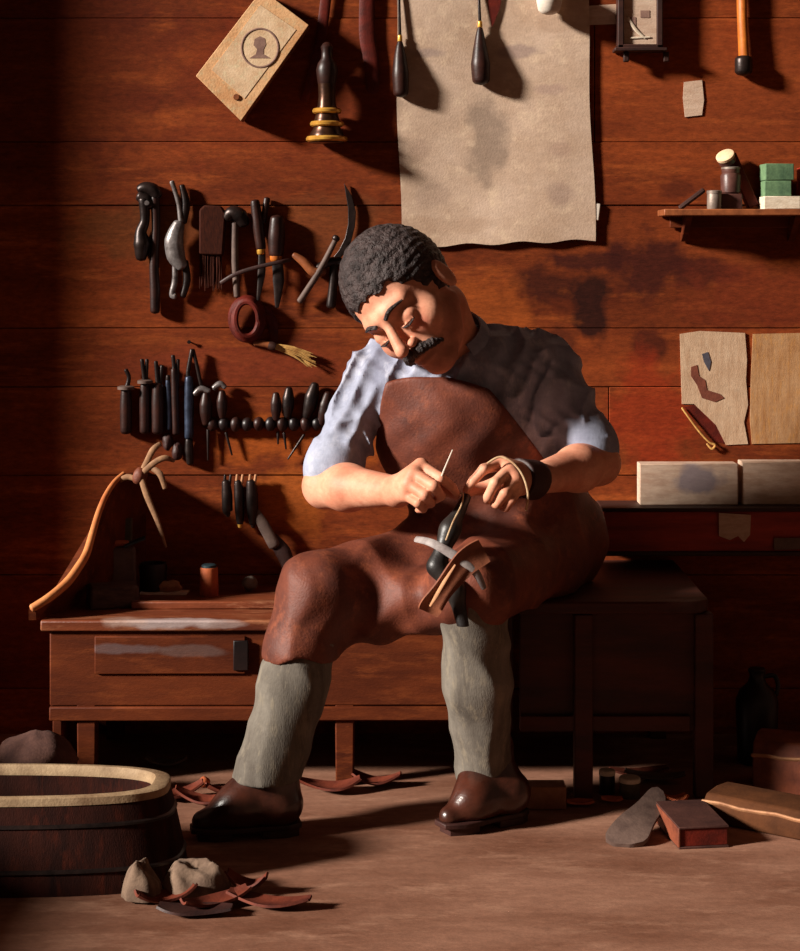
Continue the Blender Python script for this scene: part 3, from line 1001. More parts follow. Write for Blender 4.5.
# curved end board
prof = [(36, 609, -.400), (52, 599, -.385), (70, 584, -.350), (82, 568, -.315), (90, 554, -.28), (96, 534, -.235), (102, 514, -.19), (109, 497, -.15), (118, 483, -.11), (127, 475, -.085), (146, 470, .001)]
top = [P(*q) for q in prof]
m = MB()
outl = top + [Vector((top[-1].x, top[-1].y, BZ)), Vector((top[0].x, top[0].y, BZ))]
m.prism(outl, Vector((-.014, -.003, 0)))
m.build('end_board', 'bench', bench)
m = MB(); m.tube([p + Vector((-.007, 0, .002)) for p in top[:-1]], [.0085, .009, .0095, .009, .0085, .0075, .007, .0065, .006, .006], smooth=4, n=10)  # paler strip along the board's curved edge
m.build('end_board_edge', 'edge', bench, label='pale curved edge')

sx0, sx1 = P(500, 600, -.49).x, P(712, 600, -.49).x
SZ = .385
seat = thing('box_seat', 'dark wooden box seat with panelled sides that the man sits on', 'seat', ((sx0 + sx1) / 2, -.25, 0))
m = MB()
o = []
for i in range(9):
    an = math.pi / 2 * i / 8
    o.append(Vector((sx1 - .05 + .05 * math.sin(an), -.49 + .05 - .05 * math.cos(an), SZ)))
o = [Vector((sx0, -.49, SZ))] + o + [Vector((sx1, -.004, SZ)), Vector((sx0, -.004, SZ))]
m.prism(o, (0, 0, -.024)); m.build('seat_top', 'seat', seat, bevel=.004)
m = MB(); m.box(((sx0 + sx1) / 2 + .01, -.455, .245), (sx1 - sx0 - .06, .016, .235)); m.build('front_panel', 'seat', seat, bevel=.002)
m = MB(); m.box((sx1 - .035, -.235, .245), (.016, .43, .235)); m.build('side_panel', 'seat', seat, bevel=.002)
m = MB(); m.box((sx0 + .02, -.235, .245), (.016, .43, .235)); m.build('side_panel', 'seat', seat, bevel=.002)
for (px, py, yy) in ((583, 800, -.472), (703, 790, -.462), (703, 790, -.03), (510, 790, -.03)):
    x0 = P(px, py, yy).x if yy < -.1 else (sx1 - .04 if px > 600 else sx0 + .03)
    m = MB(); m.box((x0, yy, .18), (.036, .03, .36)); m.build('leg', 'seat', seat, bevel=.003)
m = MB(); m.box(((sx0 + sx1) / 2, -.466, .145), (sx1 - sx0 - .08, .02, .03)); m.build('rail', 'seat', seat, bevel=.002)

# ------------------------------------------------------------------ wall box with cards and notes on the right
wb0, wb1 = P(604, 530, -.12).x, P(830, 530, -.12).x
zt, zb = P(604, 511, -.12).z, P(604, 553, -.12).z
wbx = thing('wooden_chest', 'red-brown wooden chest against the wall behind the box seat, pale cards on top', 'chest', ((wb0 + wb1) / 2, -.06, zb))
m = MB(); m.box(((wb0 + wb1) / 2, -.062, (zt + zb) / 2), (wb1 - wb0, .116, zt - zb)); m.build('body', 'redwood', wbx, bevel=.003)
m = MB(); m.box(((wb0 + wb1) / 2, -.064, zt + .003), (wb1 - wb0 + .008, .124, .008)); m.build('lid', 'darkwood', wbx, bevel=.002)
m = MB(); m.box(((wb0 + wb1) / 2, -.064, zb - .001), (wb1 - wb0 + .006, .124, .010)); m.build('base_moulding', 'darkwood', wbx, bevel=.002)
ctop = zt + .007
def card(x0, x1, y0, y1, dep, th, name, ma, label):
    a, b = P(x0, y0, dep), P(x1, y1, dep)
    m = MB(); m.box(((a.x + b.x) / 2, dep + th / 2, (ctop + a.z) / 2), (b.x - a.x, th, a.z - ctop))
    return tag(m.build(name, ma, bevel=.0015), label, 'box')
card(640, 738, 464, 512, -.075, .05, 'card_box', 'cardblue', 'long pale box with bluish stain standing on the chest, nearer the man')
cb2 = card(742, 830, 462, 512, -.07, .05, 'card_box', 'card', 'plain long pale box standing on the chest at its far end')
def paperbox(pts, y, th, name, ma, label, cat='paper', thing_=None):
    m = MB(); m.prism([P(px, py, y) for px, py in pts], (0, th, 0))
    o = m.build(name, ma, thing_)
    if thing_ is None: tag(o, label, cat)
    return o
paperbox([(719, 513), (751, 515), (750, 535), (744, 542), (738, 536), (730, 540), (719, 536)], -.126, .002, 'paper_note', 'card', 'torn pale paper note stuck to the front of the chest')
paperbox([(774, 538), (806, 538), (806, 549), (774, 550)], -.126, .002, 'paper_note', 'greyleather', 'small dull grey paper slip low on the chest front')

# posters above
pos = thing('poster', 'pale poster with a brown figure print, its lower corner torn off, above the chest', 'poster', tuple(P(713, 445, -.002)))
paperbox([(680, 334), (700, 331), (745, 333), (747, 360), (746, 380), (748, 405), (744, 422), (748, 444), (726, 445), (716, 425), (694, 404), (682, 404)], -.004, .003, 'sheet', 'poster', '', thing_=pos)
paperbox([(691, 367), (697, 365), (699, 376), (705, 380), (707, 390), (720, 394), (724, 398), (715, 402), (702, 398), (697, 385), (691, 376)], -.0052, .001, 'brown_print', 'printbrown', '', thing_=pos)
paperbox([(702, 354), (708, 352), (711, 362), (709, 371), (704, 362)], -.0052, .001, 'blue_print', 'printblue', '', thing_=pos)
paperbox([(684, 407), (700, 404), (716, 411), (724, 420), (726, 444), (714, 441)], -.003, .0022, 'leather_scrap', 'redleather', 'dark red leather offcut on the wall below the torn poster corner', 'leather')
m = MB(); m.tube([P(682, 408, -.008), P(698, 430, -.012), P(709, 442, -.012), P(715, 445, -.012), P(712, 449, -.011), P(707, 444, -.010)], [.0022, .0022, .0022, .0028, .0028, .002], smooth=4, n=8)
tag(m.build('wire_hook', 'straw'), 'thin pale wire hook hanging slantwise below the torn poster', 'hook')
paperbox([(753, 334), (800, 333), (835, 333), (835, 444), (800, 443), (752, 444), (750, 420), (751, 380)], -.004, .003, 'poster', 'posteroker', 'ochre-tinted blank poster beside the torn figure poster', 'poster')

# ------------------------------------------------------------------ big sheet on the wall
m = MB()
TL, TR, BL, BR = P(395, -40, -.004), P(586, -40, -.004), P(401, 247, -.004), P(595, 240, -.006)
def cal(u, v):
    a = TL.lerp(BL, v); b = TR.lerp(BR, v)
    p = a.lerp(b, u)
    p.y -= .002 + .004 * (math.sin(u * 7 + v * 3) * .5 + .5) + .010 * max(0, v - .86) * (1 - u) * 2
    p.x += .003 * math.sin(v * 9)
    if v > .97: p.z += .003 * math.sin(u * 23)
    return p
m.sheet(cal, 30, 40, .0015)
tag(m.build('wall_chart', 'paper', origin=(0, 0, 0)), 'large pale paper chart with faint grey print hanging on the wall', 'poster')
# awls hanging in front of it
def ladle(x, y0, y1, yb, w, label, grp=None):
    t = thing('hanging_awl', label, 'tool', tuple(P(x, yb, -.03)), grp)
    m = MB(); m.tube([P(x - 2, -30, -.012), P(x - 1, 0, -.017), P(x, y0, -.021)], [.0032, .0032, .0036], n=10); m.build('shaft', 'iron', t)
    m = MB(); m.tube([P(x, y0 - 2, -.021), P(x, y0 + 3, -.021)], [.0052, .0055], n=12); m.build('ferrule', 'brass', t)
    m = MB(); m.tube([P(x, y0 + 4, -.0215), P(x, (y0 + y1) / 2 - 4, -.023), P(x + .5, y1 - 8, -.028), P(x + 1, yb - 5, -.028)], [.0055, .0135, w * 1.0, w * .9], n=16, smooth=5); m.build('handle', 'handle', t)
    return t
ladle(480, 24, 72, 85, .0215, 'dark pear-handled awl hanging over the middle of the paper chart')
ladle(400, 38, 82, 98, .0185, 'dark pear-handled awl hanging at the left edge of the paper chart')
m = MB(); m.prism([P(487, -12, -.012), P(503, -12, -.012), P(500, 8, -.012), P(492, 28, -.014), P(489, 10, -.012)], (0, .004, 0))
tag(m.build('leather_scrap', 'redleather'), 'small pointed red leather scrap hanging above the paper chart', 'leather')
m = MB(); m.lathe(P(549, 15, -.045), (0, -.1, 1), [(0, .006), (.003, .016), (.010, .024), (.03, .028), (.07, .029), (.07, .026), (.02, .02)], n=24)
cup = thing('hanging_mug', 'white mug hanging over the top of the paper chart', 'mug', tuple(P(549, 14, -.045)))
m.build('body', 'white', cup)
m = MB(); m.tube([P(549 + 26 * math.cos(a) * .45, -14 + 22 * math.sin(a), -.014 - .004) for a in [i * math.pi / 6 for i in range(12)]], .0028, closed=True, n=8); m.build('handle', 'white', cup)
m = MB(); m.box(P(596.5, 212, -.006), (.014, .006, .038), Euler((0, .12, 0))); tag(m.build('paper_tag', 'white', bevel=.002), 'narrow white tag hanging at the lower corner of the paper chart', 'tag')
paperbox([(585, 6), (617, 4), (618, 24), (586, 25)], -.003, .0022, 'paper_note', 'card', 'pale paper note on the wall between the chart and the framed picture')
paperbox([(684, 82), (702, 80), (704, 100), (702, 115), (685, 117), (683, 98)], -.003, .0022, 'paper_note', 'card', 'single small pale paper slip on bare planks over the wall shelf')

# framed picture on small bracket
fr = thing('framed_picture', 'small dark-framed pale picture on a bracket with two feet', 'picture', tuple(P(640, 50, -.02)))
m = MB()
for (x0, y0, x1, y1) in ((618, -40, 624, 48), (657, -40, 663, 48), (618, 44, 663, 49)):
    a, b = P(x0, y0, -.04), P(x1, y1, -.04); m.box(((a.x + b.x) / 2, -.021, (a.z + b.z) / 2), (b.x - a.x, .038, a.z - b.z))
m.build('frame', 'darkwood', fr, bevel=.002)
a, b = P(624, -40, -.03), P(657, 46, -.03)
m = MB(); m.box(((a.x + b.x) / 2, -.016, (a.z + b.z) / 2), (b.x - a.x, .028, a.z - b.z)); m.build('picture', 'card', fr)
m = MB(); m.tube([P(628, 18, -.032), P(636, 30, -.032), P(645, 38, -.032)], [.0035, .004, .002], flat=.3, flatdir=(0, 1, 0), smooth=4)
m.tube([P(630, 38, -.032), P(650, 37, -.032)], .002, flat=.3, flatdir=(0, 1, 0)); m.build('pale_mark', 'whitebox', fr)
m = MB(); m.box(P(633, 24, -.0305), (.012, .001, .03)); m.box(P(645, 14, -.0305), (.02, .001, .016)); m.build('print', 'ink', fr)
m = MB()
a = P(640, 50, -.03); m.box((a.x, -.026, a.z), (.115, .048, .008)); m.build('shelf', 'darkwood', fr, bevel=.002)
for px in (626, 666):
    m = MB(); m.box((P(px, 56, -.03).x, -.03, P(px, 57, -.03).z), (.012, .014, .022)); m.build('foot', 'darkwood', fr, bevel=.002)

# hanging hammer, right
hm = thing('hammer', 'hammer hanging head down by an orange wooden handle, beyond the framed picture', 'hammer', tuple(P(743, 74, -.03)))
m = MB(); m.tube([P(741, -40, -.016), P(742, 20, -.018), P(744, 60, -.02)], [.0125, .0115, .0125], n=14, flat=.8); m.build('handle', 'orangehandle', hm)
m = MB(); m.tube([P(743.5, 60, -.021), P(743.5, 71, -.021)], [.0195, .0195], n=16); m.build('head', 'iron', hm)

# shelf on the right with its jars and boxes
z_s = P(700, 209, -.10).z
x0, x1 = P(664, 209, -.10).x, P(850, 209, -.10).x
shf = thing('wall_shelf', 'short plank shelf on the wall holding jars and small boxes', 'shelf', ((x0 + x1) / 2, -.05, z_s - .012))
m = MB(); m.box(((x0 + x1) / 2, -.053, z_s - .007), (x1 - x0, .102, .014)); m.build('plank', 'brownhandle', shf, bevel=.002)
m = MB(); m.box(((x0 + x1) / 2 + .01, -.012, z_s - .026), (x1 - x0 - .03, .018, .026)); m.build('cleat', 'bench', shf, bevel=.002)
for px in (684, 792):
    xb = P(px, 225, -.05).x
    m = MB(); m.prism([(xb, -.002, z_s - .014), (xb, -.085, z_s - .014), (xb, -.07, z_s - .026), (xb, -.02, z_s - .062), (xb, -.002, z_s - .07)], (.014, 0, 0)); m.build('bracket', 'bench', shf, bevel=.0015)
def Xs(px, y=-.06): return P(px, 200, y).x
m = MB(); m.tube([Vector((Xs(681), -.05, z_s + .004)), Vector((Xs(704), -.05, z_s + .042))], [.006, .006], n=8)
tag(m.build('wooden_rod', 'darkwood'), 'dark wooden stick leaning at the near end of the wall shelf', 'stick')
tn = thing('tin', 'grey squat tin at the front of the wall shelf', 'tin', (Xs(713), -.075, z_s))
m = MB(); m.lathe((Xs(713), -.075, z_s), (0, 0, 1), [(0, .015), (.002, .0155), (.034, .0155), (.036, .0145)], n=24); m.build('body', 'tin', tn)
m = MB(); m.lathe((Xs(713), -.075, z_s + .034), (0, 0, 1), [(0, .0163), (.006, .0163), (.007, .015)], n=24); m.build('lid', 'tin', tn)
m = MB(); m.box((Xs(731), -.045, z_s + .017), (.046, .05, .034)); tag(m.build('wooden_block', 'jar', bevel=.002), 'dark brown block under the brown jar on the wall shelf', 'block')
jr = thing('jar', 'small brown jar standing on the block, on the wall shelf', 'jar', (Xs(732), -.045, z_s + .034))
m = MB(); m.lathe((Xs(732), -.045, z_s + .034), (0, 0, 1), [(0, .017), (.004, .021), (.04, .0225), (.046, .019), (.05, .020), (.054, .020)], n=24); m.build('body', 'jar', jr)
m = MB(); m.lathe((Xs(732), -.045, z_s + .0885), (0, 0, 1), [(0, .0205), (.004, .0205), (.005, .018)], n=24); m.build('lid', 'tin', jr)
zj = z_s + .094
pb = thing('pill_box', 'cream-topped round box tipped on top of the brown jar', 'box', (Xs(727), -.045, zj))
axp = Vector((-.42, -.55, .72)).normalized()
c0 = Vector((Xs(729), -.042, zj + .012))
m = MB(); m.lathe(c0, axp, [(0, .0195), (.012, .0195)], n=24); m.build('body', 'jar', pb)
m = MB(); m.lathe(c0 + axp * .012, axp, [(0, .0205), (.006, .0205), (.007, .019)], n=24); m.build('lid', 'cream_label', pb)
m = MB(); m.box((Xs(744), -.03, z_s + .064), (.024, .03, .125), Euler((0, -.42, 0))); tag(m.build('leaning_box', 'redleather', bevel=.002), 'dark red box leaning behind the brown jar on the wall shelf', 'box')
m = MB(); m.box((Xs(779), -.06, z_s + .014), (.078, .07, .028)); tag(m.build('white_box', 'whitebox', bevel=.0015), 'white flat box lying under the two green boxes', 'box')
m = MB(); m.box((Xs(776), -.055, z_s + .028 + .017), (.058, .055, .034)); tag(m.build('green_box', 'green', bevel=.0015), 'lower of two green boxes stacked on the white box', 'box')
m = MB(); m.box((Xs(777), -.055, z_s + .062 + .019), (.062, .055, .036), Euler((0, 0, .06))); tag(m.build('green_box', 'green', bevel=.0015), 'upper of two green boxes stacked on the white box', 'box')
m = MB(); m.box((Xs(812), -.05, z_s + .046), (.05, .06, .092)); tag(m.build('dark_box', 'redwood', bevel=.0015), 'tall dark red box at the far end of the wall shelf by the green boxes', 'box')

# ------------------------------------------------------------------ tilted box, bell, straps (upper left)
bx = thing('wooden_box', 'pale box with round printed emblem hung tilted on the wall', 'box', tuple(P(258, 60, 0)))
c_tl, c_tr, c_br, c_bl = P(262, -10, -.055), P(309, 25, -.055), P(241, 121, -.055), P(196, 76, -.055)
m = MB(); m.prism([c_tl, c_tr, c_br, c_bl], (0, .052, 0)); m.build('body', 'boxside', bx, bevel=.002)
def inq(u, v, dy):
    p = c_tl.lerp(c_tr, u).lerp(c_bl.lerp(c_br, u), v); p.y -= dy; return p
m = MB(); m.prism([inq(.0, .0, .0026), inq(1, .0, .0026), inq(1, 1, .0026), inq(.0, 1, .0026)], (0, .003, 0)); fl = m.build('front_panel', 'cream', bx, bevel=.001)
m = MB(); m.prism([inq(.13, .12, .0036), inq(.87, .10, .0036), inq(.84, .84, .0036), inq(.14, .86, .0036)], (0, .0015, 0)); m.build('paper_label', 'cream_label', fl)
cc = inq(.56, .42, .0042)
m = MB(); m.tube([cc + Vector((.040 * math.cos(a), 0, .042 * math.sin(a))) for a in [i * math.pi / 16 for i in range(32)]], 0.0022, n=8, closed=True, flat=.3, flatdir=(0, 1, 0))
m.prism([cc + Vector((x * .026, 0, z * .03)) for x, z in ((-.9, -.75), (-.35, -.45), (-.25, -.1), (-.55, .2), (-.45, .65), (0, .85), (.4, .7), (.5, .25), (.3, -.1), (.3, -.45), (.9, -.75))], (0, .0008, 0)); m.build('emblem', 'ink', fl)
m = MB(); m.lathe(inq(.72, .88, .004), (0, -1, 0), [(0, .007), (.002, .006)], n=12); m.build('brown_spot', 'brownhandle', fl)

bl = thing('hand_bell', 'tarnished brass hand bell with bright rings, hung by the tilted box', 'bell', tuple(P(330, 143, -.045)))
def bz(py): return P(326, py, -.045).z
bb = Vector((P(327, 143, -.045).x, -.045, bz(143)))
pr = [(bz(y) - bb.z, w * .00218) for y, w in ((143, 17), (139, 18), (133, 16.5), (128, 13.5), (124, 14), (119, 12.5), (114, 11), (111, 11.5), (106, 9.5), (96, 8.5), (84, 9))]
m = MB(); m.lathe(bb, (0, 0, 1), pr, n=28); m.build('body', 'darkbrass', bl)
for y, w in ((139, 18.4), (124, 14.4), (111, 12)):
    m = MB(); c = Vector((bb.x, bb.y, bz(y)))
    m.tube([c + Vector((w * .00218 * math.cos(a), w * .00218 * math.sin(a), 0)) for a in [i * math.pi / 14 for i in range(28)]], .0062, n=8, closed=True); m.build('ring', 'brass', bl)
m = MB(); m.lathe(Vector((bb.x, bb.y, bz(86))), (0, 0, 1), [(0, .018), (.006, .02), (.018, .022), (.035, .024), (.05, .020), (.06, .013), (.075, .012), (.085, .014), (.092, .010), (.096, .004)], n=24); m.build('handle', 'handle', bl)
m = MB(); m.tube([Vector((bb.x, -.002, bz(52))), Vector((bb.x, -.05, bz(50)))], .003, n=8); m.build('nail', 'iron', bl)

def strap(pts, w, label, ma='leather', y=-.010):
    m = MB(); m.tube([P(a, b, y) for a, b in pts], w, flat=.22, flatdir=(0, 1, 0), smooth=5, n=10)
    return tag(m.build('leather_strap', ma), label, 'strap')
strap([(368, -40), (367, 30), (371, 60), (373, 90)], [.016, .018, .017, .014], 'dark hanging leather strap between the bell and the paper chart', 'redleather')
strap([(330, -40), (322, 30), (313, 70), (304, 100)], [.012, .012, .010, .009], 'narrow slanting leather strap between the tilted box and the bell', 'redleather')

# ------------------------------------------------------------------ upper rack of tools on the wall
def T(name, label, cat, px, py, y=-.02, grp=None):
    return thing(name, label, cat, tuple(P(px, py, y)), grp)
def tub(t, name, ma, pts, w, y=-.018, flat=1.0, smooth=4, n=10, label=None):
    if flat == 1.0 and y > -.05: y = y * .72 - .001
    m = MB(); m.tube([P(a[0], a[1], a[2] if len(a) > 2 else y) for a in pts], [v * .00218 for v in (w if hasattr(w, '__len__') else [w] * len(pts))],
                     flat=flat, flatdir=(0, 1, 0) if flat != 1 else None, smooth=smooth, n=n)
    return m.build(name, ma, t, label=label)
t = T('lasting_pincers', 'dark lasting pincers with uneven legs, leftmost tool of the upper rack', 'pincers', 148, 200)
tub(t, 'jaw', 'iron', [(140, 190), (145, 188), (153, 190), (157, 196)], [5, 6.5, 7, 6])
tub(t, 'jaw', 'iron', [(140, 196), (147, 200), (150, 206)], [6, 7, 6])
tub(t, 'handle', 'iron', [(144, 200), (145, 220), (141, 232), (142, 244), (141, 258)], [6, 5, 6, 9, 5.5], y=-.024)
tub(t, 'handle', 'handle', [(155, 198), (156, 230), (154, 262), (155, 290), (155, 311)], [5, 4.5, 5, 5.5, 5])
m = MB(); m.lathe(P(147, 203, -.03), (0, -1, 0), [(0, .006), (.004, .005)], n=12); m.build('rivet', 'steel', t)
t = T('pliers', 'bright steel pliers with swollen body, between the dark pincers and the broad brush', 'pliers', 176, 230)
tub(t, 'prong', 'steel', [(172, 182), (176, 194), (179, 206), (181, 222)], [2.6, 2.4, 2.4, 3], y=-.026)
tub(t, 'prong', 'iron', [(182, 186), (186, 204), (183, 222)], [3, 4.5, 4])
tub(t, 'body', 'steel', [(179, 224), (174, 240), (176, 256), (182, 266)], [6, 9.5, 9.5, 6], y=-.026, flat=.7)
tub(t, 'leg', 'steel', [(175, 262), (175, 280), (172, 294), (175, 296)], [3, 3.2, 3, 3.6], y=-.024)
tub(t, 'leg', 'iron', [(185, 262), (187, 280), (183, 296)], [3.6, 4, 3])
t = T('bristle_brush', 'broad dark bristle brush hanging bristles down between pliers and hammer', 'brush', 210, 250)
m = MB(); m.prism([P(199, 210, -.026), P(204, 205, -.026), P(221, 206, -.026), P(226, 213, -.026), P(223, 256, -.026), P(199, 254, -.026)], (0, .022, 0)); m.build('stock', 'bristle', t, bevel=.004)
m = MB()
for i in range(26):
    px = 200 + 22 * (i + .5) / 26; m.tube([P(px, 252, -.012 - .010 * random.random()), P(px + random.uniform(-1.2, 1.2), random.uniform(284, 291), -.014)], [.0014, .0009], n=5)
m.build('bristles', 'bristle', t)
t = T('hammer', 'small dark hammer hung head up between the broad brush and a knife', 'hammer', 235, 220)
tub(t, 'head', 'iron', [(227, 218), (232, 213), (240, 216), (244, 224)], [5, 7.5, 8, 5.5], y=-.024)
tub(t, 'handle', 'greyleather', [(235, 222), (235, 260), (237, 296)], [3.6, 3.8, 3.2])
def knife(label, h0, h1, w, b1, tipc, prong=None):
    t = T('shoe_knife', label, 'knife', h0[0], h0[1])
    tub(t, 'handle', 'handle', [h0, ((h0[0] + h1[0]) / 2, (h0[1] + h1[1]) / 2), h1], [w * .8, w, w * .85], y=-.022)
    tub(t, 'ferrule', tipc, [(h1[0], h1[1]), (h1[0], h1[1] + 5)], [w * .75, w * .7], y=-.022)
    tub(t, 'blade', 'iron', [(h1[0] + 1, h1[1] + 5), ((h1[0] + b1[0]) / 2 + 2, (h1[1] + b1[1]) / 2), b1], [w * .6, w * .65, w * .2], y=-.02, flat=.25)
    if prong: tub(t, 'prong', 'handle', prong, [3.5, 3], y=-.016)
knife('long knife with dark handle and brass ferrule, beside the small hammer', (255, 202), (261, 248), 6, (258, 300), 'brass', [(267, 199), (263, 222)])
knife('thick-handled knife beside the dark crossed tools, tan ferrule', (277, 219), (276, 254), 9, (277, 307), 'orangehandle')
m = MB(); m.tube([P(221, 283, -.022), P(232, 276, -.031), P(244, 271, -.033), P(262, 266, -.034), P(280, 262, -.032), P(290, 260, -.020)], [.0045] * 6, flat=.4, flatdir=(0, 1, 0), smooth=5)
tag(m.build('tool_strap', 'leather'), 'dark leather strap stretched across the hammer and knives of the upper rack', 'strap')
t = T('leather_coil', 'coil of dark red leather cord hanging below the hammer', 'coil', 247, 320)
for k in range(4):
    m = MB(); c = P(247, 319, -.015 - .004 * k)
    rx, rz = (17 - 1.6 * k) * .0021, (22 - 1.3 * k) * .0021
    m.tube([c + Vector((rx * math.cos(a), 0.003 * math.sin(a * 2 + k), rz * math.sin(a))) for a in [i * math.pi / 14 for i in range(28)]], .0068, n=8, closed=True); m.build('turn', 'redleather', t)
m = MB(); m.tube([P(264, 309, -.010), P(272, 322, -.008), P(274, 341, -.008)], [.010, .012, .008], flat=.25, flatdir=(0, 1, 0), smooth=4); m.build('loose_end_shade', 'redleather', t)  # faint loose strap, mostly the coil's shadow given as a red strip
t = T('straw_whisk', 'small straw whisk with pale fanned tip, below the red coil', 'brush', 285, 352)
tub(t, 'handle', 'brownhandle', [(255, 343), (264, 344), (273, 346)], [3, 3.5, 3.5])
m = MB(); m.lathe(P(272, 346, -.024), (1, 0, -.3), [(-.008, .008), (0, .010), (.008, .008)], n=12); m.build('binding', 'darkwood', t)
m = MB()
for i in range(30):
    a = random.uniform(-1, 1); m.tube([P(273, 346 + a * 2, -.020), P(294, 352 + a * 5, -.022 + .006 * random.random()), P(312 + random.uniform(-5, 5), 361 + a * 7 + random.uniform(-1, 1), -.018)], [.0016, .0016, .0008], n=5, smooth=3)
m.build('straw', 'straw', t)
# crossed pincers and hooked knife
t = T('crossed_pincers', 'crossed open pincers with a tan grip, next to the man\'s head', 'pincers', 320, 270)
tub(t, 'handle', 'greyleather', [(336, 239, -.03), (320, 270, -.026), (300, 301, -.018)], [2.8, 3.2, 3.4])
tub(t, 'knob', 'iron', [(335.5, 239, -.031), (336.5, 237.5, -.031)], [4, 4])
tub(t, 'grip', 'brownhandle', [(294, 255), (304, 262), (314, 272), (324, 271)], [3, 5, 5.5, 4], y=-.024)
tub(t, 'jaw', 'iron', [(318, 268), (330, 262), (340, 262)], [4, 5, 5])
tub(t, 'handle', 'iron', [(334, 264), (333, 285), (331, 306)], [4.5, 4.5, 5])
m = MB()
oc = [(344, 183), (352, 196), (356, 212), (355, 226), (351, 242), (344, 254), (335, 264), (331, 260), (339, 250), (345, 238), (348, 224), (348, 208), (346, 196)]
m.prism([P(a, b, -.012) for a, b in oc], (0, .006, 0))
tag(m.build('hooked_knife', 'iron', bevel=.001), 'curved sickle-shaped blade hanging on the wall above the crossed pincers', 'knife')

# ------------------------------------------------------------------ lower rack
G2 = None
def file_tool(label, tang, col, body0, body1, w, ma='handle', cma='greyleather', prong=None, tail=None):
    t = T('file', label, 'tool', body1[0], body1[1])
    tub(t, 'tang', 'iron', tang + [(body0[0], body0[1])], [2.2] * len(tang) + [2.6], y=-.022)
    if prong: tub(t, 'tang', 'iron', prong, [2] * len(prong), y=-.019)
    if col:
        m = MB(); c = P(col[0], col[1], -.022); m.lathe(c, (0, 0, 1), [(-.003, col[2] * .0021), (.003, col[2] * .0021), (.005, col[2] * .0015)], n=18); m.build('collar', cma, t)
    tub(t, 'handle', ma, [body0, ((body0[0] + body1[0]) / 2, body0[1] * .6 + body1[1] * .4), body1], [w * .42, w * .5, w * .46], y=-.022)
    if tail: tub(t, 'tip', 'iron', tail, [4, 4.6, 3.6][:len(tail)], y=-.020)
    return t
file_tool('leftmost file of the lower rack, single bent tang over a wide grey collar', [(126, 370), (129, 378)], (126, 388, 9), (126, 390), (126, 431), 13)
file_tool('dark file of the lower rack with two prongs over a grey collar', [(142, 360), (144, 376)], (145, 382, 8), (145, 385), (145, 431), 12, prong=[(147, 360), (146, 382)])
file_tool('collarless broad dark brown handle between the two-pronged file and the blue rod', [(156, 362), (157, 376)], None, (158, 386), (158, 431), 14, prong=[(162, 366), (160, 386)])
file_tool('slim short blue steel rod among the dark files of the lower rack', [(168, 376)], None, (168, 380), (169, 429), 6, ma='bluesteel')
file_tool('narrow dark file between the slim blue rod and the forked tool', [(173, 356), (174, 366)], None, (174, 370), (176, 433), 8, prong=[(178, 360), (177, 390)])
file_tool('blue-black tool of the lower rack under a tall two-legged fork', [(192, 350), (188, 372)], None, (189, 378), (189, 437), 10, ma='bluesteel', prong=[(193, 350), (197, 366), (201, 386)], tail=[(189, 440), (189, 452), (190, 463)])
def small_awl(label, top, mid, w, ma='handle', tip=None, head=None, lean=0):
    t = T('small_awl', label, 'awl', mid[0], mid[1])
    tub(t, 'handle', ma, [(mid[0] + lean, mid[1] - w * 1.1), (mid[0] + lean * .4, mid[1] - w * .3), (mid[0], mid[1] + w * .4), (mid[0] - lean * .7, mid[1] + w * 1.2)], [w * .3, w * .52, w * .5, w * .3], y=-.024)
    if head: tub(t, 'head', 'steel', head, [3, 3.6, 2.6][:len(head)], y=-.027)
    if tip: tub(t, 'blade', 'iron', tip, [1.6, .9], y=-.018)
small_awl('small bright-headed awl on the strap rail, right beside the tall forked tool', None, (206, 408), 13, head=[(195, 394), (201, 389), (209, 391)], tip=[(208, 430), (208, 460)])
small_awl('oval-handled awl with bright crooked head, second from the forked tool on the strap rail', None, (222, 404), 11, head=[(214, 388), (220, 384), (225, 387)], tip=[(226, 433), (232, 455)])
small_awl('plain brown upright oval awl next to a glossy one on the strap rail', None, (276, 406), 11, tip=[(278, 432), (278, 444)])
small_awl('glossy near-black upright awl beside the plain brown one on the strap rail', None, (288, 402), 12, ma='iron', tip=[(284, 433), (286, 449)], lean=1)
small_awl('tilted shiny awl of the strap rail, leaning toward the man', None, (310, 400), 14, ma='iron', tip=[(304, 435), (288, 459)], lean=5)
small_awl('dull brown awl nearest the man\'s sleeve on the strap rail', None, (324, 408), 13, lean=4)
rl = T('strap_rail', 'leather strap nailed in loops along the wall as a rail for awls', 'rail', 265, 424)
tub(rl, 'strap', 'leather', [(204, 424), (240, 425), (290, 424), (328, 424)], [3.4] * 4, y=-.006, flat=.5)
for i in range(10):
    px = 212 + i * 11.7
    m = MB(); c = P(px, 424, -.016); m.lump(c, (.0125, .012, .0160), .12, 40, i, n=10); m.build('loop', 'jug' if i % 2 else 'handle', rl)
for (px, py, w, lb) in ((167, 442, 7, 'dark leather lump hung under the broad collarless handle of the lower rack'), (177, 451, 7, 'round dark leather pad hung lowest beneath the lower rack')):
    m = MB(); m.lump(P(px, py, -.016), (w * .0015, .010, w * .0030), .35, 50, px, n=14); tag(m.build('leather_pad', 'leather'), lb, 'leather')
m = MB(); m.lathe(P(189, 342, -.010), (0, 1, 0), [(0, .0042), (.002, .0042), (.0021, .002), (.012, .0015)], n=12); tag(m.build('nail', 'iron'), 'single nail head in the plank above the forked tool', 'nail')

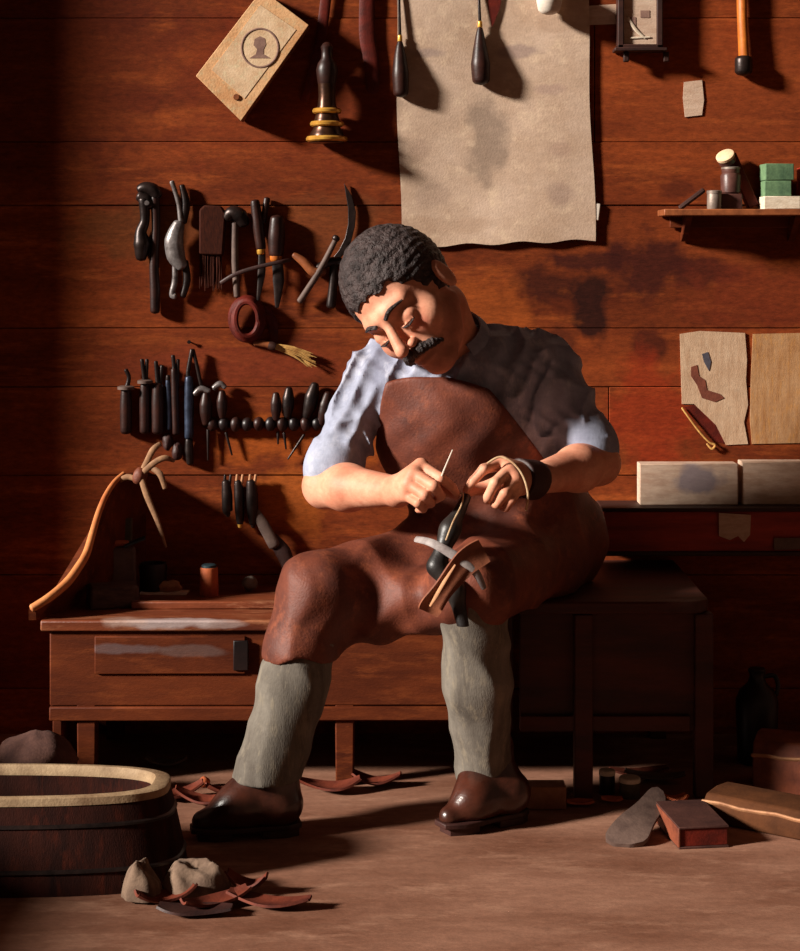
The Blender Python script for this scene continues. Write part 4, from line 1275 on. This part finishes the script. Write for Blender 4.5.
# three dark pliers above the bench
for (px, y1, w, lb, pr) in ((227, 512, 11, 'plain dark pliers, first of three hanging over the bench', 0), (239, 523, 10, 'slim dark pliers with pale prongs, middle of three hanging over the bench', 1), (252, 523, 12, 'large dark pliers with pale prongs, last of three hanging over the bench', 1)):
    t = T('hanging_pliers', lb, 'pliers', px, 500)
    tub(t, 'body', 'iron', [(px - 1, 482), (px, 495), (px + .5, 510), (px + 1, y1)], [w * .4, w * .52, w * .5, w * .34], y=-.024)
    for s_ in (-1, 1):
        tub(t, 'prong', 'paleleather' if pr else 'iron', [(px + s_ * 2.5, 484), (px + s_ * 2.8 + 1, 475)], [1.8, 1.4], y=-.026)
    tub(t, 'tip', 'brass' if px == 239 else 'iron', [(px + 1, y1 + 1), (px + 1, y1 + 4)], [2.8, 2], y=-.024)
t = T('hanging_strap', 'long dark leather strap slanting down from the pliers to the bench', 'strap', 275, 548)
tub(t, 'strap', 'greyleather', [(256, 512, -.02), (264, 526, -.026), (274, 545, -.03)], [4, 6, 6], flat=.4)
tub(t, 'strap_end', 'leather', [(272, 538, -.022), (283, 552, -.024), (289, 568, -.026), (292, 583, -.028)], [6, 8, 6.5, 5], flat=.4)

# leather thongs tied at the top of the end board
t = thing('leather_thongs', 'bundle of pale twisted leather thongs tied at the head of the curved bench board', 'leather', tuple(P(146, 476, -.10)))
for pts, w in (([(160, 444, -.12), (153, 450, -.126), (147, 462, -.12), (139, 478, -.11)], [2.4, 3.2, 3.2, 3]),
               ([(174, 461, -.12), (165, 458, -.127), (154, 463, -.127), (142, 474, -.12)], [1.6, 3, 3, 3]),
               ([(165, 488, -.13), (160, 474, -.132), (150, 467, -.12)], [2.4, 3.2, 2.6]),
               ([(140, 474, -.12), (147, 496, -.13), (157, 520, -.135), (166, 547, -.14)], [3, 3.2, 2.6, 1.0]),
               ([(138, 480, -.11), (127, 477, -.10), (114, 484, -.10)], [2.4, 3, 2])):
    tub(t, 'thong', 'thong', pts, w, flat=.5)
m = MB(); m.lump(P(140, 476, -.115), (.016, .014, .018), .25, 40, 5, n=12); m.build('knot', 'brownleather', t)

# ------------------------------------------------------------------ things on the bench
BT = BZ
def onb(px, py):       # pixel of a contact point on the bench top
    y = F * (EYE - BT) / (py - 259) - DW
    return Vector(((px - 400) * (DW + y) / F, y, BT))
a = onb(109, 611)
m = MB(); m.box((a.x, a.y + .05, BT + .023), (.105, .07, .046), Euler((0, 0, .30)), taper=.93); tag(m.build('whetstone', 'darkstone', bevel=.006), 'dark oblong whetstone lying at the front of the bench by the curved board', 'stone')
a = onb(122, 594)
m = MB(); m.box((a.x, a.y + .015, BT + .050), (.058, .05, .10), Euler((0, 0, .2)), taper=.92)
t = tag(m.build('wooden_last', 'greyleather', bevel=.008), 'brown-grey wooden block standing behind the whetstone', 'block')
zz = BT + .10
m = MB(); m.tube([Vector((a.x - .030, a.y, zz + .005)), Vector((a.x - .01, a.y + .005, zz + .008)), Vector((a.x + .010, a.y + .012, zz + .007))], [.004, .007, .006], n=8, smooth=4); tag(m.build('leather_scrap', 'orangeleather'), 'orange leather curl on top of the brown-grey block', 'leather')
m = MB(); m.prism([Vector((a.x + .006, a.y - .012, zz + .0005)), Vector((a.x + .05, a.y + .0, zz + .016)), Vector((a.x + .048, a.y + .014, zz + .02)), Vector((a.x + .005, a.y + .01, zz + .0025))], (0, 0, .004)); tag(m.build('teal_scrap', 'teal'), 'teal scrap slanting off the top of the brown-grey block', 'leather')
bz0 = P(118, 520, -.10)
m = MB(); m.box((bz0.x, -.075, (BT + bz0.z) / 2), (.052, .02, bz0.z - BT), Euler((-.06, 0, 0))); tag(m.build('leaning_board', 'greengrey', bevel=.002), 'dull green board leaning on the wall behind the brown-grey block', 'board')
a = onb(150, 596)
m = MB(); m.lathe((a.x, a.y + .05, BT), (0, 0, 1), [(0, .028), (.055, .030), (.062, .028), (.062, .024), (.01, .022)], n=24); tag(m.build('dark_pot', 'jug'), 'dark round pot beside the brown-grey block on the bench', 'pot')
a = onb(164, 594)
m = MB(); m.box((a.x + .0, a.y + .01, BT + .002), (.10, .04, .004), Euler((0, 0, -.06))); tag(m.build('paper_sheet', 'whitebox'), 'pale paper lying flat under the crumpled leather on the bench', 'paper')
m = MB(); m.lump((a.x + .006, a.y + .015, BT + .015), (.033, .018, .014), .35, 38, 3, n=16); tag(m.build('crumpled_leather', 'paleleather'), 'pale crumpled leather piece on the flat paper on the bench', 'leather')
a = onb(208, 597)
cu = thing('wooden_cup', 'upright tan wooden cylinder with a dark teal top on the bench', 'container', (a.x, a.y + .02, BT))
m = MB(); m.lathe((a.x, a.y + .02, BT), (0, 0, 1), [(0, .0195), (.002, .0205), (.058, .0190), (.06, .018)], n=24); m.build('body', 'orangeleather', cu)
m = MB(); m.lathe((a.x, a.y + .02, BT + .06), (0, 0, 1), [(0, .0165), (.005, .016), (.007, .012)], n=20); m.build('lid', 'teal', cu)
a = onb(249, 594)
m = MB(); m.lump((a.x, a.y + .03, BT + .0165), (.017, .016, .0165), .15, 40, 9, n=14); tag(m.build('grey_ball', 'grey'), 'small grey ball on the bench near the man\'s knee', 'ball')
a = onb(281, 614)
m = MB(); m.tube([Vector((a.x - .006, a.y, BT + .006)), Vector((a.x + .006, a.y + .03, BT + .010)), Vector((a.x + .012, a.y + .06, BT + .006))], [.004, .005, .003], n=8, smooth=4); tag(m.build('leather_scrap', 'paleleather'), 'small pale leather curl on the bench edge against the man\'s knee', 'leather')

# ------------------------------------------------------------------ tub, rags, scraps on the left
tub_c = Vector((-.80, -.895, 0))
def oval(z, a, b, n=64):
    out = []
    for i in range(n):
        an = 2 * math.pi * i / n
        c_, s_ = math.cos(an), math.sin(an)
        e = .62
        out.append(Vector((tub_c.x + a * abs(c_) ** e * (1 if c_ > 0 else -1), tub_c.y + b * abs(s_) ** e * (1 if s_ > 0 else -1), z)))
    return out
RZ = .152
tb = thing('wooden_tub', 'dark oval wooden tub with a pale worn rim, in the near corner', 'tub', tuple(tub_c))
rings = [oval(0, .437, .125), oval(.03, .431, .122), oval(.10, .416, .114), oval(RZ - .004, .404, .105), oval(RZ - .004, .378, .092), oval(.03, .378, .092)]
m = MB(); n = 64
v = [p for r in rings for p in r]; f = []
for i in range(len(rings) - 1):
    for k in range(n):
        f.append((i * n + k, i * n + (k + 1) % n, (i + 1) * n + (k + 1) % n, (i + 1) * n + k))
f.append(tuple(reversed(range(n)))); f.append(tuple((len(rings) - 1) * n + k for k in range(n)))
m.add(v, f); m.build('body', 'tub', tb)
m = MB()
rr = [oval(RZ - .008, .4065, .1075), oval(RZ + .004, .405, .106), oval(RZ + .006, .400, .101), oval(RZ + .006, .380, .094), oval(RZ + .002, .376, .091), oval(RZ - .012, .376, .091)]
v = [p for r in rr for p in r]; f = []
for i in range(len(rr)):
    j = (i + 1) % len(rr)
    for k in range(n):
        f.append((i * n + k, i * n + (k + 1) % n, j * n + (k + 1) % n, j * n + k))
m.add(v, f); m.build('rim', 'tubrim', tb)
for zz_, grow in ((.04, .0015), (.112, .0015)):
    t_ = zz_ / RZ
    m = MB(); m.tube(oval(zz_, .437 - .033 * t_ + grow - .001, .125 - .020 * t_ + grow - .001), .0055, n=6, closed=True, flat=.5); m.build('hoop', 'iron', tb)

def fl(px, py, z=0.0):
    v = FP(px, py); v.z = z; return v
def rag(px, py, rx, ry, H, seed, label):
    a = fl(px, py, .002) + Vector((0, ry, 0))
    def fn(u, v):
        an = 2 * math.pi * v
        k = 1 + .28 * mnoise.noise(Vector((math.cos(an) * 1.6, math.sin(an) * 1.6, seed)))
        x_, y_ = math.cos(an) * u * rx * k, math.sin(an) * u * ry * k
        q = Vector((x_ * 22, y_ * 22, seed * 2.3))
        rid = 1 - abs(mnoise.noise(q + Vector((0, 0, 5)))) * 2.0 - .35 * abs(mnoise.noise(q * 2.1))
        h = H * max(0, (1 - u ** 5)) * (.62 + .42 * rid * min(1, u * 3)) + .003
        return a + Vector((x_ + .004 * mnoise.noise(q * 1.3), y_, max(.002, h)))
    m = MB(); m.sheet(fn, 26, 64, .003)
    tag(m.build('rag', 'rag'), label, 'rag')
rag(140, 905, .034, .028, .058, 3, 'small crumpled grey rag against the corner of the tub')
rag(192, 902, .064, .042, .046, 8, 'larger grey rag lying on the floor under the pointing shoe')
def scrap(px, py, L_, w, yaw, curl, ma, label, up=.004, name='leather_scrap'):
    c = fl(px, py, up + .003)
    d = Vector((math.cos(yaw), math.sin(yaw), 0)); q = Vector((-d.y, d.x, 0))
    def fn(u, v):
        s_ = (u - .5)
        ww = w * (1 - .55 * abs(2 * s_) ** 2) * (v - .5)
        return c + d * L_ * s_ + q * (ww + .1 * w * math.sin(6 * s_ + px)) + Vector((0, 0, curl * (4 * s_ * s_) + .35 * curl * (2 * (v - .5)) ** 2))
    m = MB(); m.sheet(fn, 14, 5, .004); tag(m.build(name, ma), label, 'leather')
scrap(165, 905, .10, .05, .5, .018, 'scrap', 'red-brown curled scrap on the floor just below the small grey rag')
scrap(215, 908, .12, .045, .6, .014, 'scrap', 'long red-brown scrap on the floor below the larger rag')
scrap(247, 893, .07, .04, -.3, .022, 'scrap', 'short upturned reddish scrap beside the larger grey rag')
scrap(268, 907, .14, .045, -.25, .010, 'scrap', 'pointed reddish leather strip lying farthest from the tub toward the middle')
scrap(195, 915, .12, .05, -.1, .006, 'leather', 'dark flat scrap nearest the viewer under the red scraps')
a = fl(22, 783); m = MB(); m.lump((P(36, 760, -.49).x, -.49, .066), (.080, .055, .070), .2, 12, 4, n=22); tag(m.build('sack', 'sack'), 'brown lumpy sack on the floor behind the tub', 'sack')
m = MB(); m.tube([P(58, 738, -.42), P(70, 750, -.44), P(74, 768, -.45)], [.015, .018, .012], flat=.35, flatdir=(.5, -1, .4), smooth=4)
a = fl(72, 782)
scrap(66, 786, .10, .05, .7, .02, 'brownleather', 'brown leather offcut curled beside the sack under the bench')
scrap(166, 768, .085, .035, .05, .012, 'greyleather', 'grey oval leather piece on the floor under the bench')
a = fl(203, 790); m = MB(); m.lump((a.x, a.y + .02, .010), (.012, .010, .0105), .25, 60, 5, n=10); tag(m.build('leather_scrap', 'orangeleather'), 'small bright tan knob on the floor under the bench', 'leather')
for (px, py, L_, w, yw, cu_, lb) in ((175, 800, .11, .05, .2, .02, 'curled red-brown shaving nearest the tub under the bench'), (205, 806, .12, .05, -.1, .02, 'curled red-brown shaving in front of the tan knob'),
                                     (232, 796, .10, .045, .4, .016, 'red-brown shaving by the trouser hem under the bench'), (330, 792, .12, .06, .1, .015, 'red-brown shaving on the floor between the man\'s legs at the bench leg'),
                                     (375, 786, .10, .05, -.2, .015, 'reddish scrap on the floor between the feet farther from the bench leg')):
    scrap(px, py, L_, w, yw, cu_, 'scrap', lb)

# ------------------------------------------------------------------ floor on the right
a0, a1 = fl(524, 811), fl(566, 809)
m = MB(); m.box(((a0.x + a1.x) / 2, a0.y + .03, .022), (a1.x - a0.x, .05, .044)); tag(m.build('wood_block', 'block', bevel=.003), 'pale square wood block on the floor beside the man\'s heel', 'block')
scrap(580, 806, .052, .03, .05, .003, 'orangeleather', 'flat orange scrap by the foot of the box seat leg')
scrap(612, 803, .040, .026, .0, .003, 'orangeleather', 'flat orange scrap in front of the white-topped tin')
scrap(677, 803, .045, .035, .3, .006, 'orangeleather', 'orange scrap between the dark box and the green tin')
def tin(px, py, r, h, ma, lma, label):
    a = fl(px, py)
    t = thing('tin', label, 'tin', (a.x, a.y + r, 0))
    m = MB(); m.lathe((a.x, a.y + r, 0), (0, 0, 1), [(0, r * .96), (.002, r), (h, r)], n=22); m.build('body', ma, t)
    m = MB(); m.lathe((a.x, a.y + r, h), (0, 0, 1), [(0, r * 1.05), (.007, r * 1.05), (.009, r * .95)], n=22); m.build('lid', lma, t)
tin(608, 796, .0155, .038, 'jug', 'whitebox', 'small dark tin with pale lid, nearer the box seat leg')
tin(631, 800, .020, .030, 'greengrey', 'whitebox', 'greenish round tin with pale lid behind the leaning sole')
m = MB()
p1, p2, p3, p4 = fl(601, 846, .003), fl(644, 849, .003), P(669, 797, -.60), P(650, 782, -.585)
def sole(u, v):
    a = p1.lerp(p4, u); b = p2.lerp(p3, u); mid = (a + b) / 2
    w = (1.12 - .30 * u) * math.sqrt(max(0.12, 1 - (2 * abs(u - .5)) ** 10))
    return mid + (a.lerp(b, v) - mid) * w + Vector((0, 0, .006 * math.sin(u * 6)))
m.sheet(sole, 20, 6, .009)
tag(m.build('leather_sole', 'greyleather'), 'grey leather sole propped up on the floor beside the dark box', 'sole')
kx = (fl(679, 851) + fl(728, 845)) / 2
bk = thing('dark_book_box', 'dark flat book-like box with a pale edge, on the floor by the grey sole', 'box', (kx.x, kx.y + .07, 0))
yaw = .13
Rz = Euler((0, 0, yaw)).to_matrix()
c = Vector((kx.x, kx.y, 0)) + Rz @ Vector((0, .075, .020))
m = MB(); m.box(c, (.088, .150, .032), Rz); m.build('pages', 'redleather', bk, bevel=.001)
m = MB(); m.box(c + Vector((0, 0, .0175)), (.092, .156, .004), Rz); m.box(c - Vector((0, 0, .018)), (.092, .156, .004), Rz); m.build('cover', 'bookdark', bk, bevel=.001)
m = MB(); m.box(c + Rz @ Vector((-.0455, 0, .0)), (.004, .156, .034), Rz); m.build('spine', 'brownleather', bk, bevel=.001)
# leather bundles at the far right
def bundle(label, c, L_, W_, H_, yaw, strips, name='leather_bundle', ma='olive', pitch=0):
    R_ = Euler((0, pitch, yaw)).to_matrix()
    t = thing(name, label, 'leather', (c[0], c[1], max(0, c[2] - H_ / 2)))
    m = MB()
    n_ = 20
    prof_ = []
    for (yy, zz_) in ((-.5, -.5), (-.52, -.1), (-.5, .25), (-.40, .48), (0, .56), (.4, .5), (.5, .2), (.5, -.5)):
        prof_.append(Vector((0, yy * W_, zz_ * H_)))
    A_ = [Vector(c) + R_ @ (Vector((-L_ / 2, 0, 0)) + p) for p in prof_]
    m.prism(A_, R_ @ Vector((L_, 0, 0))); m.build('roll', ma, t, bevel=.004)
    m = MB(); m.tube([Vector(c) + R_ @ Vector((-L_ * .5 + L_ * i / 8, -.515 * W_ + .001, .22 * H_ + .002 * math.sin(i * 2))) for i in range(9)], [.005] * 9, n=8, flat=.6); m.build('pale_edge', 'paleleather', t)
    return t
e0, e1 = fl(702, 822), fl(800, 842)
d = (e1 - e0); d.z = 0; yaw2 = math.atan2(d.y, d.x)
pc = (e0 + e1) / 2 + Euler((0, 0, yaw2)).to_matrix() @ Vector((.05, .06, .026))
bundle('long olive-brown leather bundle with pale edge lying on the floor at the frame edge', pc, d.length + .10, .11, .052, yaw2, 3)
pc2 = fl(790, 792) + Vector((.05, .02, .05))
bundle('dark brown leather bundle heaped behind the olive-brown one', pc2, .22, .12, .10, -.35, 2, ma='brownleather')
a = fl(757, 762)
jg = thing('jug', 'dark stoneware jug standing in the shade beyond the box seat', 'jug', (a.x, a.y, 0))
m = MB(); m.lathe((a.x, a.y, 0), (0, 0, 1), [(0, .036), (.004, .040), (.08, .043), (.13, .044), (.15, .036), (.165, .020), (.18, .015), (.192, .019), (.196, .016)], n=28); m.build('body', 'jug', jg)
m = MB(); m.tube([Vector((a.x + .014, a.y, .178)), Vector((a.x + .036, a.y, .180)), Vector((a.x + .044, a.y, .160)), Vector((a.x + .040, a.y, .140))], .005, smooth=5, n=8); m.build('handle', 'jug', jg)
scrap(640, 776, .12, .05, .1, .006, 'scrap', 'dull red scrap on the floor under the box seat')
scrap(655, 782, .12, .04, -.2, .012, 'greyleather', 'grey-brown scrap on the floor in front of the box seat panel')

GROUPS = {'file': 'files of the lower rack', 'small_awl': 'awls on the strap rail', 'hanging_pliers': 'three dark pliers over the bench',
          'hanging_awl': 'awls hanging before the paper chart', 'shoe_knife': 'knives of the upper rack', 'tin': None, 'green_box': 'green boxes on the wall shelf',
          'card_box': 'pale boxes on the chest', 'paper_note': 'paper notes on the wall and chest', 'leather_bundle': 'leather bundles on the floor',
          'rag': 'grey rags by the tub', 'leather_pad': 'leather pads under the lower rack', 'leather_strap': 'straps hanging by the bell'}
for o in list(scene.objects):
    if o.parent is None and 'label' in o:
        k = o.name.split('.')[0]
        if GROUPS.get(k):
            o['group'] = GROUPS[k]
        elif k == 'leather_scrap':
            o['group'] = 'leather scraps on the floor' if o.location.z < .1 else 'leather scraps in the workshop'
        elif k == 'tin' and o.location.z < .1:
            o['group'] = 'tins on the floor'
